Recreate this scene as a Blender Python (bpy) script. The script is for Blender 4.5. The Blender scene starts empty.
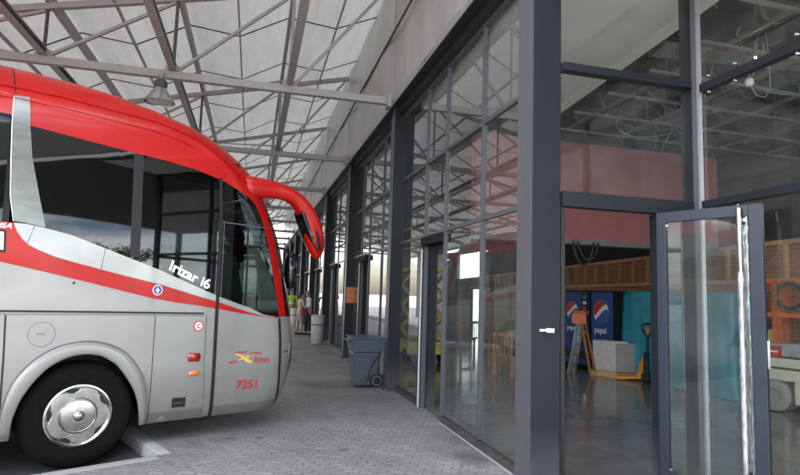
import bpy, bmesh, math, random
from math import *
from mathutils import Vector, Matrix, geometry
random.seed(7)
S = bpy.context.scene
# ---------------------------------------------------------------- camera
Rw = ((0.96632815, 0.05608841, 0.25112547), (-0.25535456, 0.08885649, 0.96275572), (0.03168532, -0.99446398, 0.10018696))
cam = bpy.data.objects.new('camera', bpy.data.cameras.new('camera'))
S.collection.objects.link(cam); S.camera = cam
cam.data.sensor_width = 36; cam.data.lens = 36 * 558 / 800
cam.data.clip_start = .05; cam.data.clip_end = 3000
m3 = Matrix(Rw) @ Matrix(((1, 0, 0), (0, -1, 0), (0, 0, -1)))
cam.matrix_world = Matrix.Translation((0, 0, 1.7)) @ m3.to_4x4()
# ---------------------------------------------------------------- sky, sun, exposure
SUN_AZ = radians(-75); SUN_EL = radians(50)
W = bpy.data.worlds.new('World'); S.world = W; W.use_nodes = True
nt = W.node_tree; nt.nodes.clear()
sky = nt.nodes.new('ShaderNodeTexSky'); sky.sky_type = 'NISHITA'; sky.sun_disc = False
sky.sun_elevation = SUN_EL; sky.sun_rotation = SUN_AZ; sky.air_density = 1; sky.dust_density = 2.5
tc = nt.nodes.new('ShaderNodeTexCoord'); mp = nt.nodes.new('ShaderNodeMapping'); mp.inputs['Scale'].default_value = (1, 1, 3.2)
nz = nt.nodes.new('ShaderNodeTexNoise'); nz.inputs['Scale'].default_value = 2.2; nz.inputs['Detail'].default_value = 7; nz.inputs['Roughness'].default_value = .55
cr = nt.nodes.new('ShaderNodeValToRGB'); cr.color_ramp.elements[0].position = .44; cr.color_ramp.elements[1].position = .62
mx = nt.nodes.new('ShaderNodeMix'); mx.data_type = 'RGBA'; mx.inputs[7].default_value = (16, 16.4, 17, 1)
bg = nt.nodes.new('ShaderNodeBackground'); bg.inputs['Strength'].default_value = .12
wo = nt.nodes.new('ShaderNodeOutputWorld'); L = nt.links.new
L(tc.outputs['Generated'], mp.inputs['Vector']); L(mp.outputs[0], nz.inputs['Vector']); L(nz.outputs['Fac'], cr.inputs['Fac'])
L(cr.outputs['Color'], mx.inputs[0]); L(sky.outputs[0], mx.inputs[6]); L(mx.outputs[2], bg.inputs['Color']); L(bg.outputs[0], wo.inputs['Surface'])
sl = bpy.data.lights.new('sun', 'SUN'); sl.energy = 4.5; sl.angle = radians(.5); sl.color = (1, .95, .88)
sun = bpy.data.objects.new('sun', sl); S.collection.objects.link(sun)
sd = Vector((sin(SUN_AZ) * cos(SUN_EL), cos(SUN_AZ) * cos(SUN_EL), sin(SUN_EL)))
sun.rotation_euler = sd.to_track_quat('Z', 'Y').to_euler(); sun.location = (-20, -5, 30)
vs = S.view_settings; vs.view_transform = 'Standard'; vs.look = 'None'; vs.gamma = 1; vs.exposure = 2.18
try: vs.use_curve_mapping = False
except Exception: pass
S.render.engine = 'CYCLES'
S.cycles.max_bounces = 10; S.cycles.transparent_max_bounces = 24; S.cycles.diffuse_bounces = 5; S.cycles.glossy_bounces = 5

# ---------------------------------------------------------------- materials
MATS = {}
def mat(name, col, rough=.6, metal=0., spec=.5, vary=0., vscale=6., bump=0., bscale=40., rvar=0., stain=None, coat=0., emit=None, stretch=(1, 1, 1)):
    m = bpy.data.materials.new(name); m.use_nodes = True; n = m.node_tree; b = n.nodes['Principled BSDF']
    b.inputs['Base Color'].default_value = (*col, 1); b.inputs['Roughness'].default_value = rough; b.inputs['Metallic'].default_value = metal
    b.inputs['Specular IOR Level'].default_value = spec; b.inputs['Coat Weight'].default_value = coat; b.inputs['Coat Roughness'].default_value = .06
    K = n.links.new
    t = n.nodes.new('ShaderNodeTexCoord'); mpn = n.nodes.new('ShaderNodeMapping'); mpn.inputs['Scale'].default_value = stretch
    K(t.outputs['Object'], mpn.inputs[0])
    if vary or rvar or stain:
        nn = n.nodes.new('ShaderNodeTexNoise'); nn.inputs['Scale'].default_value = vscale; nn.inputs['Detail'].default_value = 6; nn.inputs['Roughness'].default_value = .65
        K(mpn.outputs[0], nn.inputs['Vector'])
        if vary or stain:
            r = n.nodes.new('ShaderNodeValToRGB'); r.color_ramp.elements[0].position = .3; r.color_ramp.elements[1].position = .7
            c2 = stain or tuple(min(1, c * (1 + vary)) for c in col); c1 = tuple(c * (1 - vary) for c in col)
            r.color_ramp.elements[0].color = (*c1, 1); r.color_ramp.elements[1].color = (*c2, 1)
            K(nn.outputs['Fac'], r.inputs['Fac']); K(r.outputs['Color'], b.inputs['Base Color'])
        if rvar:
            q = n.nodes.new('ShaderNodeMapRange'); q.inputs[3].default_value = max(0, rough - rvar); q.inputs[4].default_value = min(1, rough + rvar)
            K(nn.outputs['Fac'], q.inputs[0]); K(q.outputs[0], b.inputs['Roughness'])
    if bump:
        n2 = n.nodes.new('ShaderNodeTexNoise'); n2.inputs['Scale'].default_value = bscale; n2.inputs['Detail'].default_value = 5
        bp = n.nodes.new('ShaderNodeBump'); bp.inputs['Strength'].default_value = bump; bp.inputs['Distance'].default_value = .02
        K(mpn.outputs[0], n2.inputs['Vector']); K(n2.outputs['Fac'], bp.inputs['Height']); K(bp.outputs[0], b.inputs['Normal'])
    if emit:
        b.inputs['Emission Color'].default_value = (*emit[0], 1); b.inputs['Emission Strength'].default_value = emit[1]
    MATS[name] = m; return m
def glass(name, tint=(.86, .91, .89), gain=1.5, base=.03, dust=.05, dustcol=(.55, .55, .52), rough=.0, wave=.0):
    m = bpy.data.materials.new(name); m.use_nodes = True; n = m.node_tree; n.nodes.clear(); K = n.links.new
    o = n.nodes.new('ShaderNodeOutputMaterial'); tr = n.nodes.new('ShaderNodeBsdfTransparent'); tr.inputs[0].default_value = (*tint, 1)
    gl = n.nodes.new('ShaderNodeBsdfGlossy'); gl.inputs['Roughness'].default_value = rough; gl.inputs['Color'].default_value = (.95, .97, 1, 1)
    lw = n.nodes.new('ShaderNodeLayerWeight'); lw.inputs['Blend'].default_value = .5
    pw = n.nodes.new('ShaderNodeMath'); pw.operation = 'POWER'; pw.inputs[1].default_value = 4.6; K(lw.outputs['Facing'], pw.inputs[0])
    ma = n.nodes.new('ShaderNodeMath'); ma.operation = 'MULTIPLY_ADD'; ma.inputs[1].default_value = gain; ma.inputs[2].default_value = base; ma.use_clamp = True
    K(pw.outputs[0], ma.inputs[0])
    mx = n.nodes.new('ShaderNodeMixShader'); K(ma.outputs[0], mx.inputs[0]); K(tr.outputs[0], mx.inputs[1]); K(gl.outputs[0], mx.inputs[2])
    df = n.nodes.new('ShaderNodeBsdfDiffuse'); df.inputs[0].default_value = (*dustcol, 1)
    t = n.nodes.new('ShaderNodeTexCoord'); nn = n.nodes.new('ShaderNodeTexNoise'); nn.inputs['Scale'].default_value = 2.5; nn.inputs['Detail'].default_value = 8; nn.inputs['Roughness'].default_value = .7
    K(t.outputs['Object'], nn.inputs['Vector'])
    mr = n.nodes.new('ShaderNodeMapRange'); mr.inputs[1].default_value = .35; mr.inputs[2].default_value = .75; mr.inputs[3].default_value = dust * .4; mr.inputs[4].default_value = dust * 2.2
    K(nn.outputs['Fac'], mr.inputs[0])
    m2 = n.nodes.new('ShaderNodeMixShader'); K(mr.outputs[0], m2.inputs[0]); K(mx.outputs[0], m2.inputs[1]); K(df.outputs[0], m2.inputs[2]); K(m2.outputs[0], o.inputs['Surface'])
    if wave:
        n3 = n.nodes.new('ShaderNodeTexNoise'); n3.inputs['Scale'].default_value = .9; n3.inputs['Detail'].default_value = 1
        bp = n.nodes.new('ShaderNodeBump'); bp.inputs['Strength'].default_value = wave; bp.inputs['Distance'].default_value = .05
        K(t.outputs['Object'], n3.inputs['Vector']); K(n3.outputs['Fac'], bp.inputs['Height']); K(bp.outputs[0], gl.inputs['Normal']); K(bp.outputs[0], lw.inputs['Normal'])
    MATS[name] = m; return m
M = MATS
mat('steel_dark', (.015, .018, .0235), .5, .0, .25, vary=.12, vscale=3, rvar=.08, bump=.02)
mat('steel_mid', (.08, .085, .095), .45, .0, spec=.4, vary=.08)
mat('steel_light', (.40, .41, .42), .35, .5, vary=.1, vscale=12)
mat('fascia_dark', (.022, .023, .026), .5, 0, vary=.2, vscale=2)
mat('truss_paint', (.42, .415, .40), .5, .0, vary=.15, vscale=5, stain=(.30, .29, .275))
mat('truss_dark', (.075, .068, .06), .6, 0, vary=.3, vscale=5)
mat('plaster', (.74, .73, .69), .8, 0, vary=.06, vscale=2)
mat('trim_cream', (.84, .82, .76), .6, 0, vary=.05)
mat('sealant', (.42, .42, .41), .7)
mat('maroon', (.31, .095, .10), .55, 0, vary=.12, vscale=3, bump=.03)
mat('void_dark', (.016, .016, .016), .9, 0, .2, vary=.3)
mat('duct', (.15, .15, .145), .4, .6, vary=.35, vscale=3)
mat('channel', (.30, .30, .28), .4, .5, vary=.2)
mat('cable_green', (.06, .17, .09), .5)
mat('cable_black', (.02, .02, .02), .5)
mat('white_plastic', (.75, .75, .72), .4, vary=.06)
mat('chrome', (.72, .72, .72), .16, 1., vary=.08, vscale=9, rvar=.08)
mat('alu', (.55, .55, .55), .32, .9, vary=.15, vscale=14, rvar=.1)
mat('rubber', (.022, .022, .023), .75, 0, vary=.3, vscale=14, bump=.25, bscale=60)
mat('black', (.008, .008, .009), .45)
mat('black_gloss', (.006, .006, .008), .08, coat=.5)
mat('bus_silver', (.32, .315, .30), .30, .3, vary=.08, vscale=1.3, rvar=.08, coat=.5, bump=.03, bscale=1.1, stretch=(1, 1, 2))
mat('hub_metal', (.50, .49, .47), .24, 1., vary=.25, vscale=12, rvar=.1)
mat('bus_skirt', (.19, .19, .185), .4, .2, vary=.08, vscale=3)  # silver darkened for shade on the skirt; also used for seams and flaps
mat('bus_red', (.44, .006, .004), .30, 0, spec=.35, vary=.10, vscale=2, coat=.22)
mat('bus_white', (.38, .38, .37), .22, .35, vary=.05, coat=.7)
mat('pillar_metal', (.24, .25, .235), .25, .7, vary=.18, vscale=5, stretch=(1, 1, 3))
mat('red_ink', (.55, .03, .03), .4); mat('yellow_ink', (.80, .50, .10), .4); mat('white_ink', (.85, .85, .85), .35); mat('blue_ink', (.05, .09, .36), .4)
mat('lamp_red', (.35, .015, .01), .15, coat=1); mat('lamp_orange', (.85, .22, .03), .15, coat=1)
mat('bin_blue', (.065, .095, .13), .5, vary=.12, vscale=8, bump=.05)
mat('bin_white', (.58, .57, .53), .6, vary=.12, vscale=7)
mat('paper_orange', (.72, .19, .06), .6, vary=.12, vscale=20)
mat('wood_pale', (.70, .44, .22), .6, vary=.2, vscale=8, stretch=(1, 1, 6))
mat('wood_orange', (.45, .17, .06), .5, vary=.25, vscale=10)
mat('tarp', (.03, .30, .42), .38, vary=.18, vscale=3, bump=.25, bscale=5)
mat('vend_blue', (.010, .055, .26), .45, vary=.25, vscale=2)
mat('vend_light', (.03, .22, .50), .25)
mat('wrap_white', (.58, .58, .55), .3, vary=.12, vscale=10, bump=.5, bscale=14)
mat('card_grey', (.30, .29, .27), .5, vary=.15, vscale=5, bump=.2, bscale=12)
mat('yellow_paint', (.68, .27, .045), .4, vary=.2, vscale=9)
mat('lift_yellow', (.60, .47, .08), .4, vary=.2, vscale=6)
mat('orange_paint', (.66, .13, .03), .4, vary=.12, vscale=8)
mat('cream_paint', (.62, .60, .46), .45, vary=.08, vscale=6)
mat('green_sheet', (.05, .20, .14), .4, vary=.2)
mat('wall_cream', (.58, .52, .36), .7, vary=.08, vscale=3)
mat('wall_grey', (.22, .21, .20), .8, vary=.12, vscale=2)
mat('render_pale', (.60, .57, .52), .8, vary=.06)
mat('skin', (.48, .29, .21), .55); mat('hair_dark', (.02, .015, .012), .6, bump=.3, bscale=90)
mat('hivis', (.55, .80, .06), .6, vary=.08); mat('navy', (.02, .026, .05), .8, vary=.15); mat('shirt_white', (.72, .72, .74), .8, vary=.05)
mat('shirt_pink', (.60, .50, .50), .8, vary=.1); mat('bag_red', (.22, .02, .03), .5); mat('reflect', (.7, .7, .7), .3, .3); mat('shoe', (.02, .02, .02), .5)
mat('trouser_beige', (.42, .36, .30), .8, vary=.1); mat('leaf', (.05, .09, .03), .7, vary=.4, vscale=3); mat('bark', (.10, .07, .05), .8)
mat('kerb_stone', (.34, .335, .32), .75, vary=.12, vscale=8, bump=.2, bscale=50)
mat('kerb_sunlit', (.46, .455, .43), .7, vary=.15, vscale=9)  # paler kerb colour stands in for a patch of sunlight
mat('seat_cloth', (.05, .07, .12), .85, vary=.3, vscale=20)
mat('seat_light', (.32, .36, .36), .8, vary=.2, vscale=9)
mat('wrap_film', (.50, .51, .53), .18, .7, vary=.35, vscale=22, bump=.6, bscale=18, stretch=(1, 1, .35))
glass('glass_facade', (.80, .87, .85), .9, .20, .035)
glass('glass_entry', (.86, .91, .89), .8, .05, .028)
glass('glass_bus', (.006, .008, .008), .9, .058, .002, rough=.025, wave=.07)
glass('glass_bus_front', (.13, .17, .165), .9, .05, .001, wave=.02)
# canopy panel: pale sheet that lets a little daylight through
def panel_mat():
    m = mat('canopy_sheet', (.70, .705, .71), .55, vary=.26, vscale=.9, stretch=(2.6, .35, 1)); n = m.node_tree; K = n.links.new
    o = [x for x in n.nodes if x.type == 'OUTPUT_MATERIAL'][0]; b = n.nodes['Principled BSDF']
    t = n.nodes.new('ShaderNodeBsdfTranslucent'); t.inputs[0].default_value = (.80, .81, .82, 1); x = n.nodes.new('ShaderNodeMixShader'); x.inputs[0].default_value = .034
    K(b.outputs[0], x.inputs[1]); K(t.outputs[0], x.inputs[2]); K(x.outputs[0], o.inputs['Surface'])
panel_mat()
mat('skylight_sheet', (.8, .8, .8), .5)
_m = MATS['skylight_sheet'].node_tree; _t = _m.nodes.new('ShaderNodeBsdfTranslucent'); _t.inputs[0].default_value = (.6, .6, .6, 1); _m.links.new(_t.outputs[0], [x for x in _m.nodes if x.type == 'OUTPUT_MATERIAL'][0].inputs['Surface'])
mat('outer_grey', (.07, .07, .07), .8)
def lining_mat():
    m = mat('lining_sheet', (.50, .50, .48), .36, .45, vary=.22, vscale=1.1, bump=1., bscale=1.6, stretch=(1, 1, .35), rvar=.1)
lining_mat()
def brickmat(name, c1, c2, cm, sx, bw, bh, mort, bumpd, rough, rot=0., vert=False, extra=0.):
    m = bpy.data.materials.new(name); m.use_nodes = True; n = m.node_tree; K = n.links.new; b = n.nodes['Principled BSDF']
    t = n.nodes.new('ShaderNodeTexCoord'); mpn = n.nodes.new('ShaderNodeMapping'); mpn.inputs['Rotation'].default_value = (pi/2, 0, rot) if vert else (0, 0, rot)
    K(t.outputs['Object'], mpn.inputs[0])
    dn = n.nodes.new('ShaderNodeTexNoise'); dn.inputs['Scale'].default_value = 5; dn.inputs['Detail'].default_value = 3; K(mpn.outputs[0], dn.inputs['Vector'])
    ad = n.nodes.new('ShaderNodeVectorMath'); ad.operation = 'MULTIPLY_ADD'; ad.inputs[1].default_value = (.03, .03, 0); K(dn.outputs['Color'], ad.inputs[0]); K(mpn.outputs[0], ad.inputs[2])
    br = n.nodes.new('ShaderNodeTexBrick'); br.inputs['Color1'].default_value = (*c1, 1); br.inputs['Color2'].default_value = (*c2, 1); br.inputs['Mortar'].default_value = (*cm, 1)
    br.inputs['Scale'].default_value = sx; br.inputs['Brick Width'].default_value = bw; br.inputs['Row Height'].default_value = bh; br.inputs['Mortar Size'].default_value = mort; br.inputs['Mortar Smooth'].default_value = .3
    K(ad.outputs[0], br.inputs['Vector'])
    n1 = n.nodes.new('ShaderNodeTexNoise'); n1.inputs['Scale'].default_value = .8; n1.inputs['Detail'].default_value = 8; n1.inputs['Roughness'].default_value = .7; K(mpn.outputs[0], n1.inputs['Vector'])
    n2 = n.nodes.new('ShaderNodeTexNoise'); n2.inputs['Scale'].default_value = 38; n2.inputs['Detail'].default_value = 6; n2.inputs['Roughness'].default_value = .75; K(mpn.outputs[0], n2.inputs['Vector'])
    mr = n.nodes.new('ShaderNodeMapRange'); mr.inputs[1].default_value = .3; mr.inputs[2].default_value = .7; mr.inputs[3].default_value = .68; mr.inputs[4].default_value = 1.22; K(n1.outputs['Fac'], mr.inputs[0])
    mr2 = n.nodes.new('ShaderNodeMapRange'); mr2.inputs[1].default_value = .3; mr2.inputs[2].default_value = .7; mr2.inputs[3].default_value = .55; mr2.inputs[4].default_value = 1.45; K(n2.outputs['Fac'], mr2.inputs[0])
    mu = n.nodes.new('ShaderNodeMath'); mu.operation = 'MULTIPLY'; K(mr.outputs[0], mu.inputs[0]); K(mr2.outputs[0], mu.inputs[1])
    vm = n.nodes.new('ShaderNodeVectorMath'); vm.operation = 'SCALE'; K(br.outputs['Color'], vm.inputs[0]); K(mu.outputs[0], vm.inputs['Scale']); K(vm.outputs[0], b.inputs['Base Color'])
    h = n.nodes.new('ShaderNodeMath'); h.operation = 'MULTIPLY_ADD'; h.inputs[1].default_value = -1.; K(br.outputs['Fac'], h.inputs[0])
    h2 = n.nodes.new('ShaderNodeMath'); h2.operation = 'MULTIPLY'; h2.inputs[1].default_value = .55; K(n2.outputs['Fac'], h2.inputs[0]); K(h2.outputs[0], h.inputs[2])
    bp = n.nodes.new('ShaderNodeBump'); bp.inputs['Strength'].default_value = .8; bp.inputs['Distance'].default_value = bumpd; K(h.outputs[0], bp.inputs['Height']); K(bp.outputs[0], b.inputs['Normal'])
    b.inputs['Roughness'].default_value = rough; MATS[name] = m; return m
brickmat('pavers', (.255, .25, .25), (.32, .31, .302), (.20, .195, .19), 1, .17, .085, .009, .007, .62, rot=radians(24))
brickmat('brick_wall', (.50, .15, .07), (.60, .22, .11), (.42, .34, .27), 1, .26, .075, .012, .006, .85, vert=True)
mat('asphalt', (.085, .085, .085), .85, vary=.25, vscale=3, bump=.4, bscale=80)
mat('yard', (.40, .40, .395), .85, vary=.15, vscale=.8, bump=.2, bscale=50)
mat('wet_concrete', (.20, .195, .19), .14, vary=.25, vscale=1.6, rvar=.10, bump=.03, bscale=12)

def add_dirt(name, z0, z1, dirt=(.13, .115, .10), amt=.75):
    # road film thrown up along the lower edge
    n = MATS[name].node_tree; K = n.links.new; b = n.nodes['Principled BSDF']; src = b.inputs['Base Color'].links[0].from_socket
    t = n.nodes.new('ShaderNodeTexCoord'); sp = n.nodes.new('ShaderNodeSeparateXYZ'); K(t.outputs['Object'], sp.inputs[0])
    nn = n.nodes.new('ShaderNodeTexNoise'); nn.inputs['Scale'].default_value = 7; nn.inputs['Detail'].default_value = 9; nn.inputs['Roughness'].default_value = .75; K(t.outputs['Object'], nn.inputs['Vector'])
    mr = n.nodes.new('ShaderNodeMapRange'); mr.inputs[1].default_value = z1; mr.inputs[2].default_value = z0; K(sp.outputs['Z'], mr.inputs[0])
    m = n.nodes.new('ShaderNodeMath'); m.operation = 'MULTIPLY'; K(mr.outputs[0], m.inputs[0]); K(nn.outputs['Fac'], m.inputs[1])
    m2 = n.nodes.new('ShaderNodeMath'); m2.operation = 'MULTIPLY'; m2.inputs[1].default_value = amt * 1.6; m2.use_clamp = True; K(m.outputs[0], m2.inputs[0])
    x = n.nodes.new('ShaderNodeMix'); x.data_type = 'RGBA'; x.inputs[7].default_value = (*dirt, 1); K(m2.outputs[0], x.inputs[0]); K(src, x.inputs[6]); K(x.outputs[2], b.inputs['Base Color'])
add_dirt('bus_silver', .3, 1.3, amt=.5); add_dirt('bus_skirt', .25, .8, amt=.8); add_dirt('steel_dark', -.1, .6, (.16, .155, .15), .6); add_dirt('bin_blue', -.2, .9, (.2, .19, .18), .4); add_dirt('bin_white', -.2, .8, (.25, .23, .2), .7)
def stain_ground(name):
    n = MATS[name].node_tree; K = n.links.new; b = n.nodes['Principled BSDF']; src = b.inputs['Base Color'].links[0].from_socket
    t = n.nodes.new('ShaderNodeTexCoord'); cur = src
    for sc, p0, p1, colr, dt in ((.55, .55, .66, (.085, .08, .075), 9), (2.3, .62, .70, (.09, .085, .08), 5)):
        nn = n.nodes.new('ShaderNodeTexNoise'); nn.inputs['Scale'].default_value = sc; nn.inputs['Detail'].default_value = dt; nn.inputs['Roughness'].default_value = .6; K(t.outputs['Object'], nn.inputs['Vector'])
        mr = n.nodes.new('ShaderNodeMapRange'); mr.inputs[1].default_value = p0; mr.inputs[2].default_value = p1; mr.inputs[4].default_value = .75; K(nn.outputs['Fac'], mr.inputs[0])
        x = n.nodes.new('ShaderNodeMix'); x.data_type = 'RGBA'; x.inputs[7].default_value = (*colr, 1); K(mr.outputs[0], x.inputs[0]); K(cur, x.inputs[6]); cur = x.outputs[2]
    vo = n.nodes.new('ShaderNodeTexVoronoi'); vo.inputs['Scale'].default_value = 3.1; K(t.outputs['Object'], vo.inputs['Vector'])
    mr = n.nodes.new('ShaderNodeMapRange'); mr.inputs[1].default_value = .05; mr.inputs[2].default_value = .065; mr.inputs[3].default_value = .8; mr.inputs[4].default_value = 0; K(vo.outputs['Distance'], mr.inputs[0])
    x = n.nodes.new('ShaderNodeMix'); x.data_type = 'RGBA'; x.inputs[7].default_value = (.13, .125, .12, 1); K(mr.outputs[0], x.inputs[0]); K(cur, x.inputs[6]); K(x.outputs[2], b.inputs['Base Color'])
stain_ground('pavers')
# ---------------------------------------------------------------- mesh builders
OFF = {}
def tag(o, label=None, cat=None, group=None, kind=None):
    if label: o['label'] = label
    if cat: o['category'] = cat
    if group: o['group'] = group
    if kind: o['kind'] = kind
    return o
def thing(name, loc, label, cat, group=None, rz=0.):
    o = bpy.data.objects.new(name, None); o.empty_display_size = .2; S.collection.objects.link(o)
    o.location = loc; o.rotation_euler = (0, 0, rz); OFF[o.name] = Vector((0, 0, 0)) if rz else Vector(loc)
    return tag(o, label, cat, group)
class MB:
    def __init__(s): s.v = []; s.f = []; s.m = []; s.cm = 0
    def add(s, vs, fs):
        b = len(s.v); s.v += [tuple(p) for p in vs]; s.f += [tuple(b + i for i in f) for f in fs]; s.m += [s.cm] * len(fs); return s
    def box(s, x0, x1, y0, y1, z0, z1):
        return s.add([(x0, y0, z0), (x1, y0, z0), (x1, y1, z0), (x0, y1, z0), (x0, y0, z1), (x1, y0, z1), (x1, y1, z1), (x0, y1, z1)],
                     [(0, 3, 2, 1), (4, 5, 6, 7), (0, 1, 5, 4), (1, 2, 6, 5), (2, 3, 7, 6), (3, 0, 4, 7)])
    def bar(s, p, q, w, h, up=(0, 0, 1)):
        p = Vector(p); q = Vector(q); d = (q - p).normalized(); u = Vector(up)
        if abs(d.dot(u)) > .98: u = Vector((1, 0, 0))
        r = d.cross(u).normalized(); u = r.cross(d).normalized(); vs = []
        for c in (p, q):
            for a, b in ((-1, -1), (1, -1), (1, 1), (-1, 1)): vs.append(c + r * a * w / 2 + u * b * h / 2)
        return s.add(vs, [(3, 2, 1, 0), (4, 5, 6, 7), (0, 1, 5, 4), (1, 2, 6, 5), (2, 3, 7, 6), (3, 0, 4, 7)])
    def tube(s, pts, r, n=8, caps=True, sc=None):
        pts = [Vector(p) for p in pts]; rr = r if isinstance(r, (list, tuple)) else [r] * len(pts); vs = []; fs = []; pu = None
        for i, p in enumerate(pts):
            d = (pts[min(i + 1, len(pts) - 1)] - pts[max(i - 1, 0)]).normalized()
            u = pu if pu is not None else (Vector((0, 0, 1)) if abs(d.z) < .9 else Vector((1, 0, 0)))
            x = d.cross(u).normalized(); u = x.cross(d).normalized(); pu = u
            for k in range(n):
                a = 2 * pi * k / n; vs.append(p + (x * cos(a) * (sc[0] if sc else 1) + u * sin(a) * (sc[1] if sc else 1)) * rr[i])
        for i in range(len(pts) - 1):
            for k in range(n):
                fs.append((i*n+k, i*n+(k+1) % n, (i+1)*n+(k+1) % n, (i+1)*n+k))
        if caps: fs.append(tuple(range(n))[::-1]); fs.append(tuple((len(pts)-1)*n+k for k in range(n)))
        return s.add(vs, fs)
    def lathe(s, prof, c, axis='z', n=32):
        vs = []; fs = []; c = Vector(c)
        for r, h in prof:
            for k in range(n):
                a = 2*pi*k/n; x, y = r*cos(a), r*sin(a)
                vs.append(c + (Vector((x, y, h)) if axis == 'z' else Vector((x, h, y)) if axis == 'y' else Vector((h, x, y))))
        for i in range(len(prof)-1):
            for k in range(n): fs.append((i*n+k, i*n+(k+1) % n, (i+1)*n+(k+1) % n, (i+1)*n+k))
        return s.add(vs, fs)
    def prism(s, poly, fn, h0, h1):
        n = len(poly); vs = [fn(x, y, h0) for x, y in poly] + [fn(x, y, h1) for x, y in poly]
        return s.add(vs, [tuple(range(n))[::-1], tuple(range(n, 2*n))] + [(k, (k+1) % n, n+(k+1) % n, n+k) for k in range(n)])
    def build(s, name, m, parent=None, smooth=False, bevel=0., solid=0., recalc=True, sub=0):
        off = OFF[parent.name] if parent is not None else Vector((0, 0, 0))
        me = bpy.data.meshes.new(name); me.from_pydata([tuple(Vector(v) - off) for v in s.v], [], s.f); me.update()
        if recalc:
            bm = bmesh.new(); bm.from_mesh(me); bmesh.ops.remove_doubles(bm, verts=bm.verts, dist=1e-5); bmesh.ops.recalc_face_normals(bm, faces=bm.faces); bm.to_mesh(me); bm.free()
        ms = m if isinstance(m, (list, tuple)) else [m]
        for x in ms: me.materials.append(M[x] if isinstance(x, str) else x)
        if len(ms) > 1 and len(me.polygons) == len(s.m):
            for p, k in zip(me.polygons, s.m): p.material_index = k
        o = bpy.data.objects.new(name, me); S.collection.objects.link(o)
        if parent is not None: o.parent = parent; OFF[o.name] = off
        else: OFF[o.name] = Vector((0, 0, 0))
        if smooth is True:
            for p in me.polygons: p.use_smooth = True
        elif smooth:
            for p in me.polygons: p.use_smooth = True
            me.set_sharp_from_angle(angle=radians(smooth))
        if solid:
            q = o.modifiers.new('thickness', 'SOLIDIFY'); q.thickness = solid; q.offset = -1
        if bevel:
            q = o.modifiers.new('bevel', 'BEVEL'); q.width = bevel; q.segments = 2; q.limit_method = 'ANGLE'; q.angle_limit = radians(40)
        if sub:
            q = o.modifiers.new('sub', 'SUBSURF'); q.levels = sub; q.render_levels = sub
        return o
def bx(name, m, parent, *b, **k): return MB().box(*b).build(name, m, parent, **k)
def text_pts(body, size=1., bold=0., shear=0., extr=0.):
    c = bpy.data.curves.new('tmp_text', 'FONT'); c.body = body; c.size = size; c.offset = bold; c.shear = shear; c.resolution_u = 4; c.extrude = extr
    o = bpy.data.objects.new('tmp_text', c); S.collection.objects.link(o); bpy.context.view_layer.update()
    dg = bpy.context.evaluated_depsgraph_get(); me = bpy.data.meshes.new_from_object(o.evaluated_get(dg))
    vs = [v.co.copy() for v in me.vertices]; fs = [tuple(p.vertices) for p in me.polygons]
    bpy.data.objects.remove(o); bpy.data.curves.remove(c); bpy.data.meshes.remove(me); return vs, fs
def copy_tree(o, parent=None):
    c = o.copy(); S.collection.objects.link(c)
    if parent is not None: c.parent = parent
    OFF[c.name] = OFF.get(o.name, Vector((0, 0, 0)))
    for ch in [x for x in bpy.data.objects if x.parent == o]: copy_tree(ch, c)
    return c
def lerp(a, b, t): return a + (b - a) * t
# ================================================================ SETTING
bd = Vector((.89821, .43957, 0)); bmv = Vector((-.43957, .89821, 0)); KC = Vector((-.82, 6.25, 0))     # bus heading, bay corner
g = MB(); g.add([(-400, -300, -.14), (400, -300, -.14), (400, 500, -.14), (-400, 500, -.14)], [(0, 1, 2, 3)])
tag(g.build('ground', 'yard'), kind='structure')
A = KC - bd * 60; Bp = KC + bmv * 3.4
g = MB(); g.add([(-6, -40, 0), (2.6, -40, 0), (2.6, 75, 0), (Bp.x, 75, 0), (Bp.x, Bp.y, 0), (KC.x, KC.y, 0), (A.x, A.y, 0), (-60, -40, 0)], [(0, 1, 2, 3, 4, 5, 6, 7)])
tag(g.build('pavement', 'pavers'), kind='structure')
g = MB(); g.add([(-40, -14, -.136), tuple(KC - Vector((0, 0, .136))), (Bp.x, Bp.y, -.136), (Bp.x, 75, -.136), (-30, 75, -.136), (-40, 30, -.136)], [(0, 1, 2, 3, 4, 5)])
tag(g.build('road', 'asphalt'), kind='structure')
# kerb stones round the bay
k = MB()
def kerb(p, q, n):
    p = Vector(p); q = Vector(q); d = (q - p) / n; s = d.normalized(); nrm = Vector((-s.y, s.x, 0))
    for i in range(n):
        a = p + d * i + s * .004; b = p + d * (i + 1) - s * .004
        vs = []
        for c in (a, b):
            vs += [c + nrm * .0 + Vector((0, 0, -.135)), c - nrm * .13 + Vector((0, 0, -.135)), c - nrm * .13 + Vector((0, 0, .006)), c + nrm * .0 + Vector((0, 0, .006))]
        k.add(vs, [(3, 2, 1, 0), (4, 5, 6, 7), (0, 1, 5, 4), (1, 2, 6, 5), (2, 3, 7, 6), (3, 0, 4, 7)])
kerb(KC - bd * 20, KC - bd * .02, 20); kerb(Bp + Vector((0, 0, 0)), Vector((Bp.x, 60, 0)), 50)
tag(k.build('kerb', 'kerb_stone', bevel=.012), kind='structure')
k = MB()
kerb(KC + bd*.0, KC + bmv * .5, 1); tag(k.build('kerb_end', 'kerb_sunlit', bevel=.015), kind='structure')  # bay corner stone, its sunlit look put into the colour
k = MB(); kerb(KC + bmv * .5, Bp, 4); tag(k.build('kerb_return', 'kerb_stone', bevel=.012), kind='structure')
g = MB(); g.add([(2.6, 4.5, .004), (4.2, 4.5, .004), (4.2, 1, .004), (18, 1, .004), (18, 48, .004), (2.6, 48, .004)], [(0, 1, 2, 3, 4, 5)])
tag(g.build('interior_floor', 'wet_concrete'), kind='structure')
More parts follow.
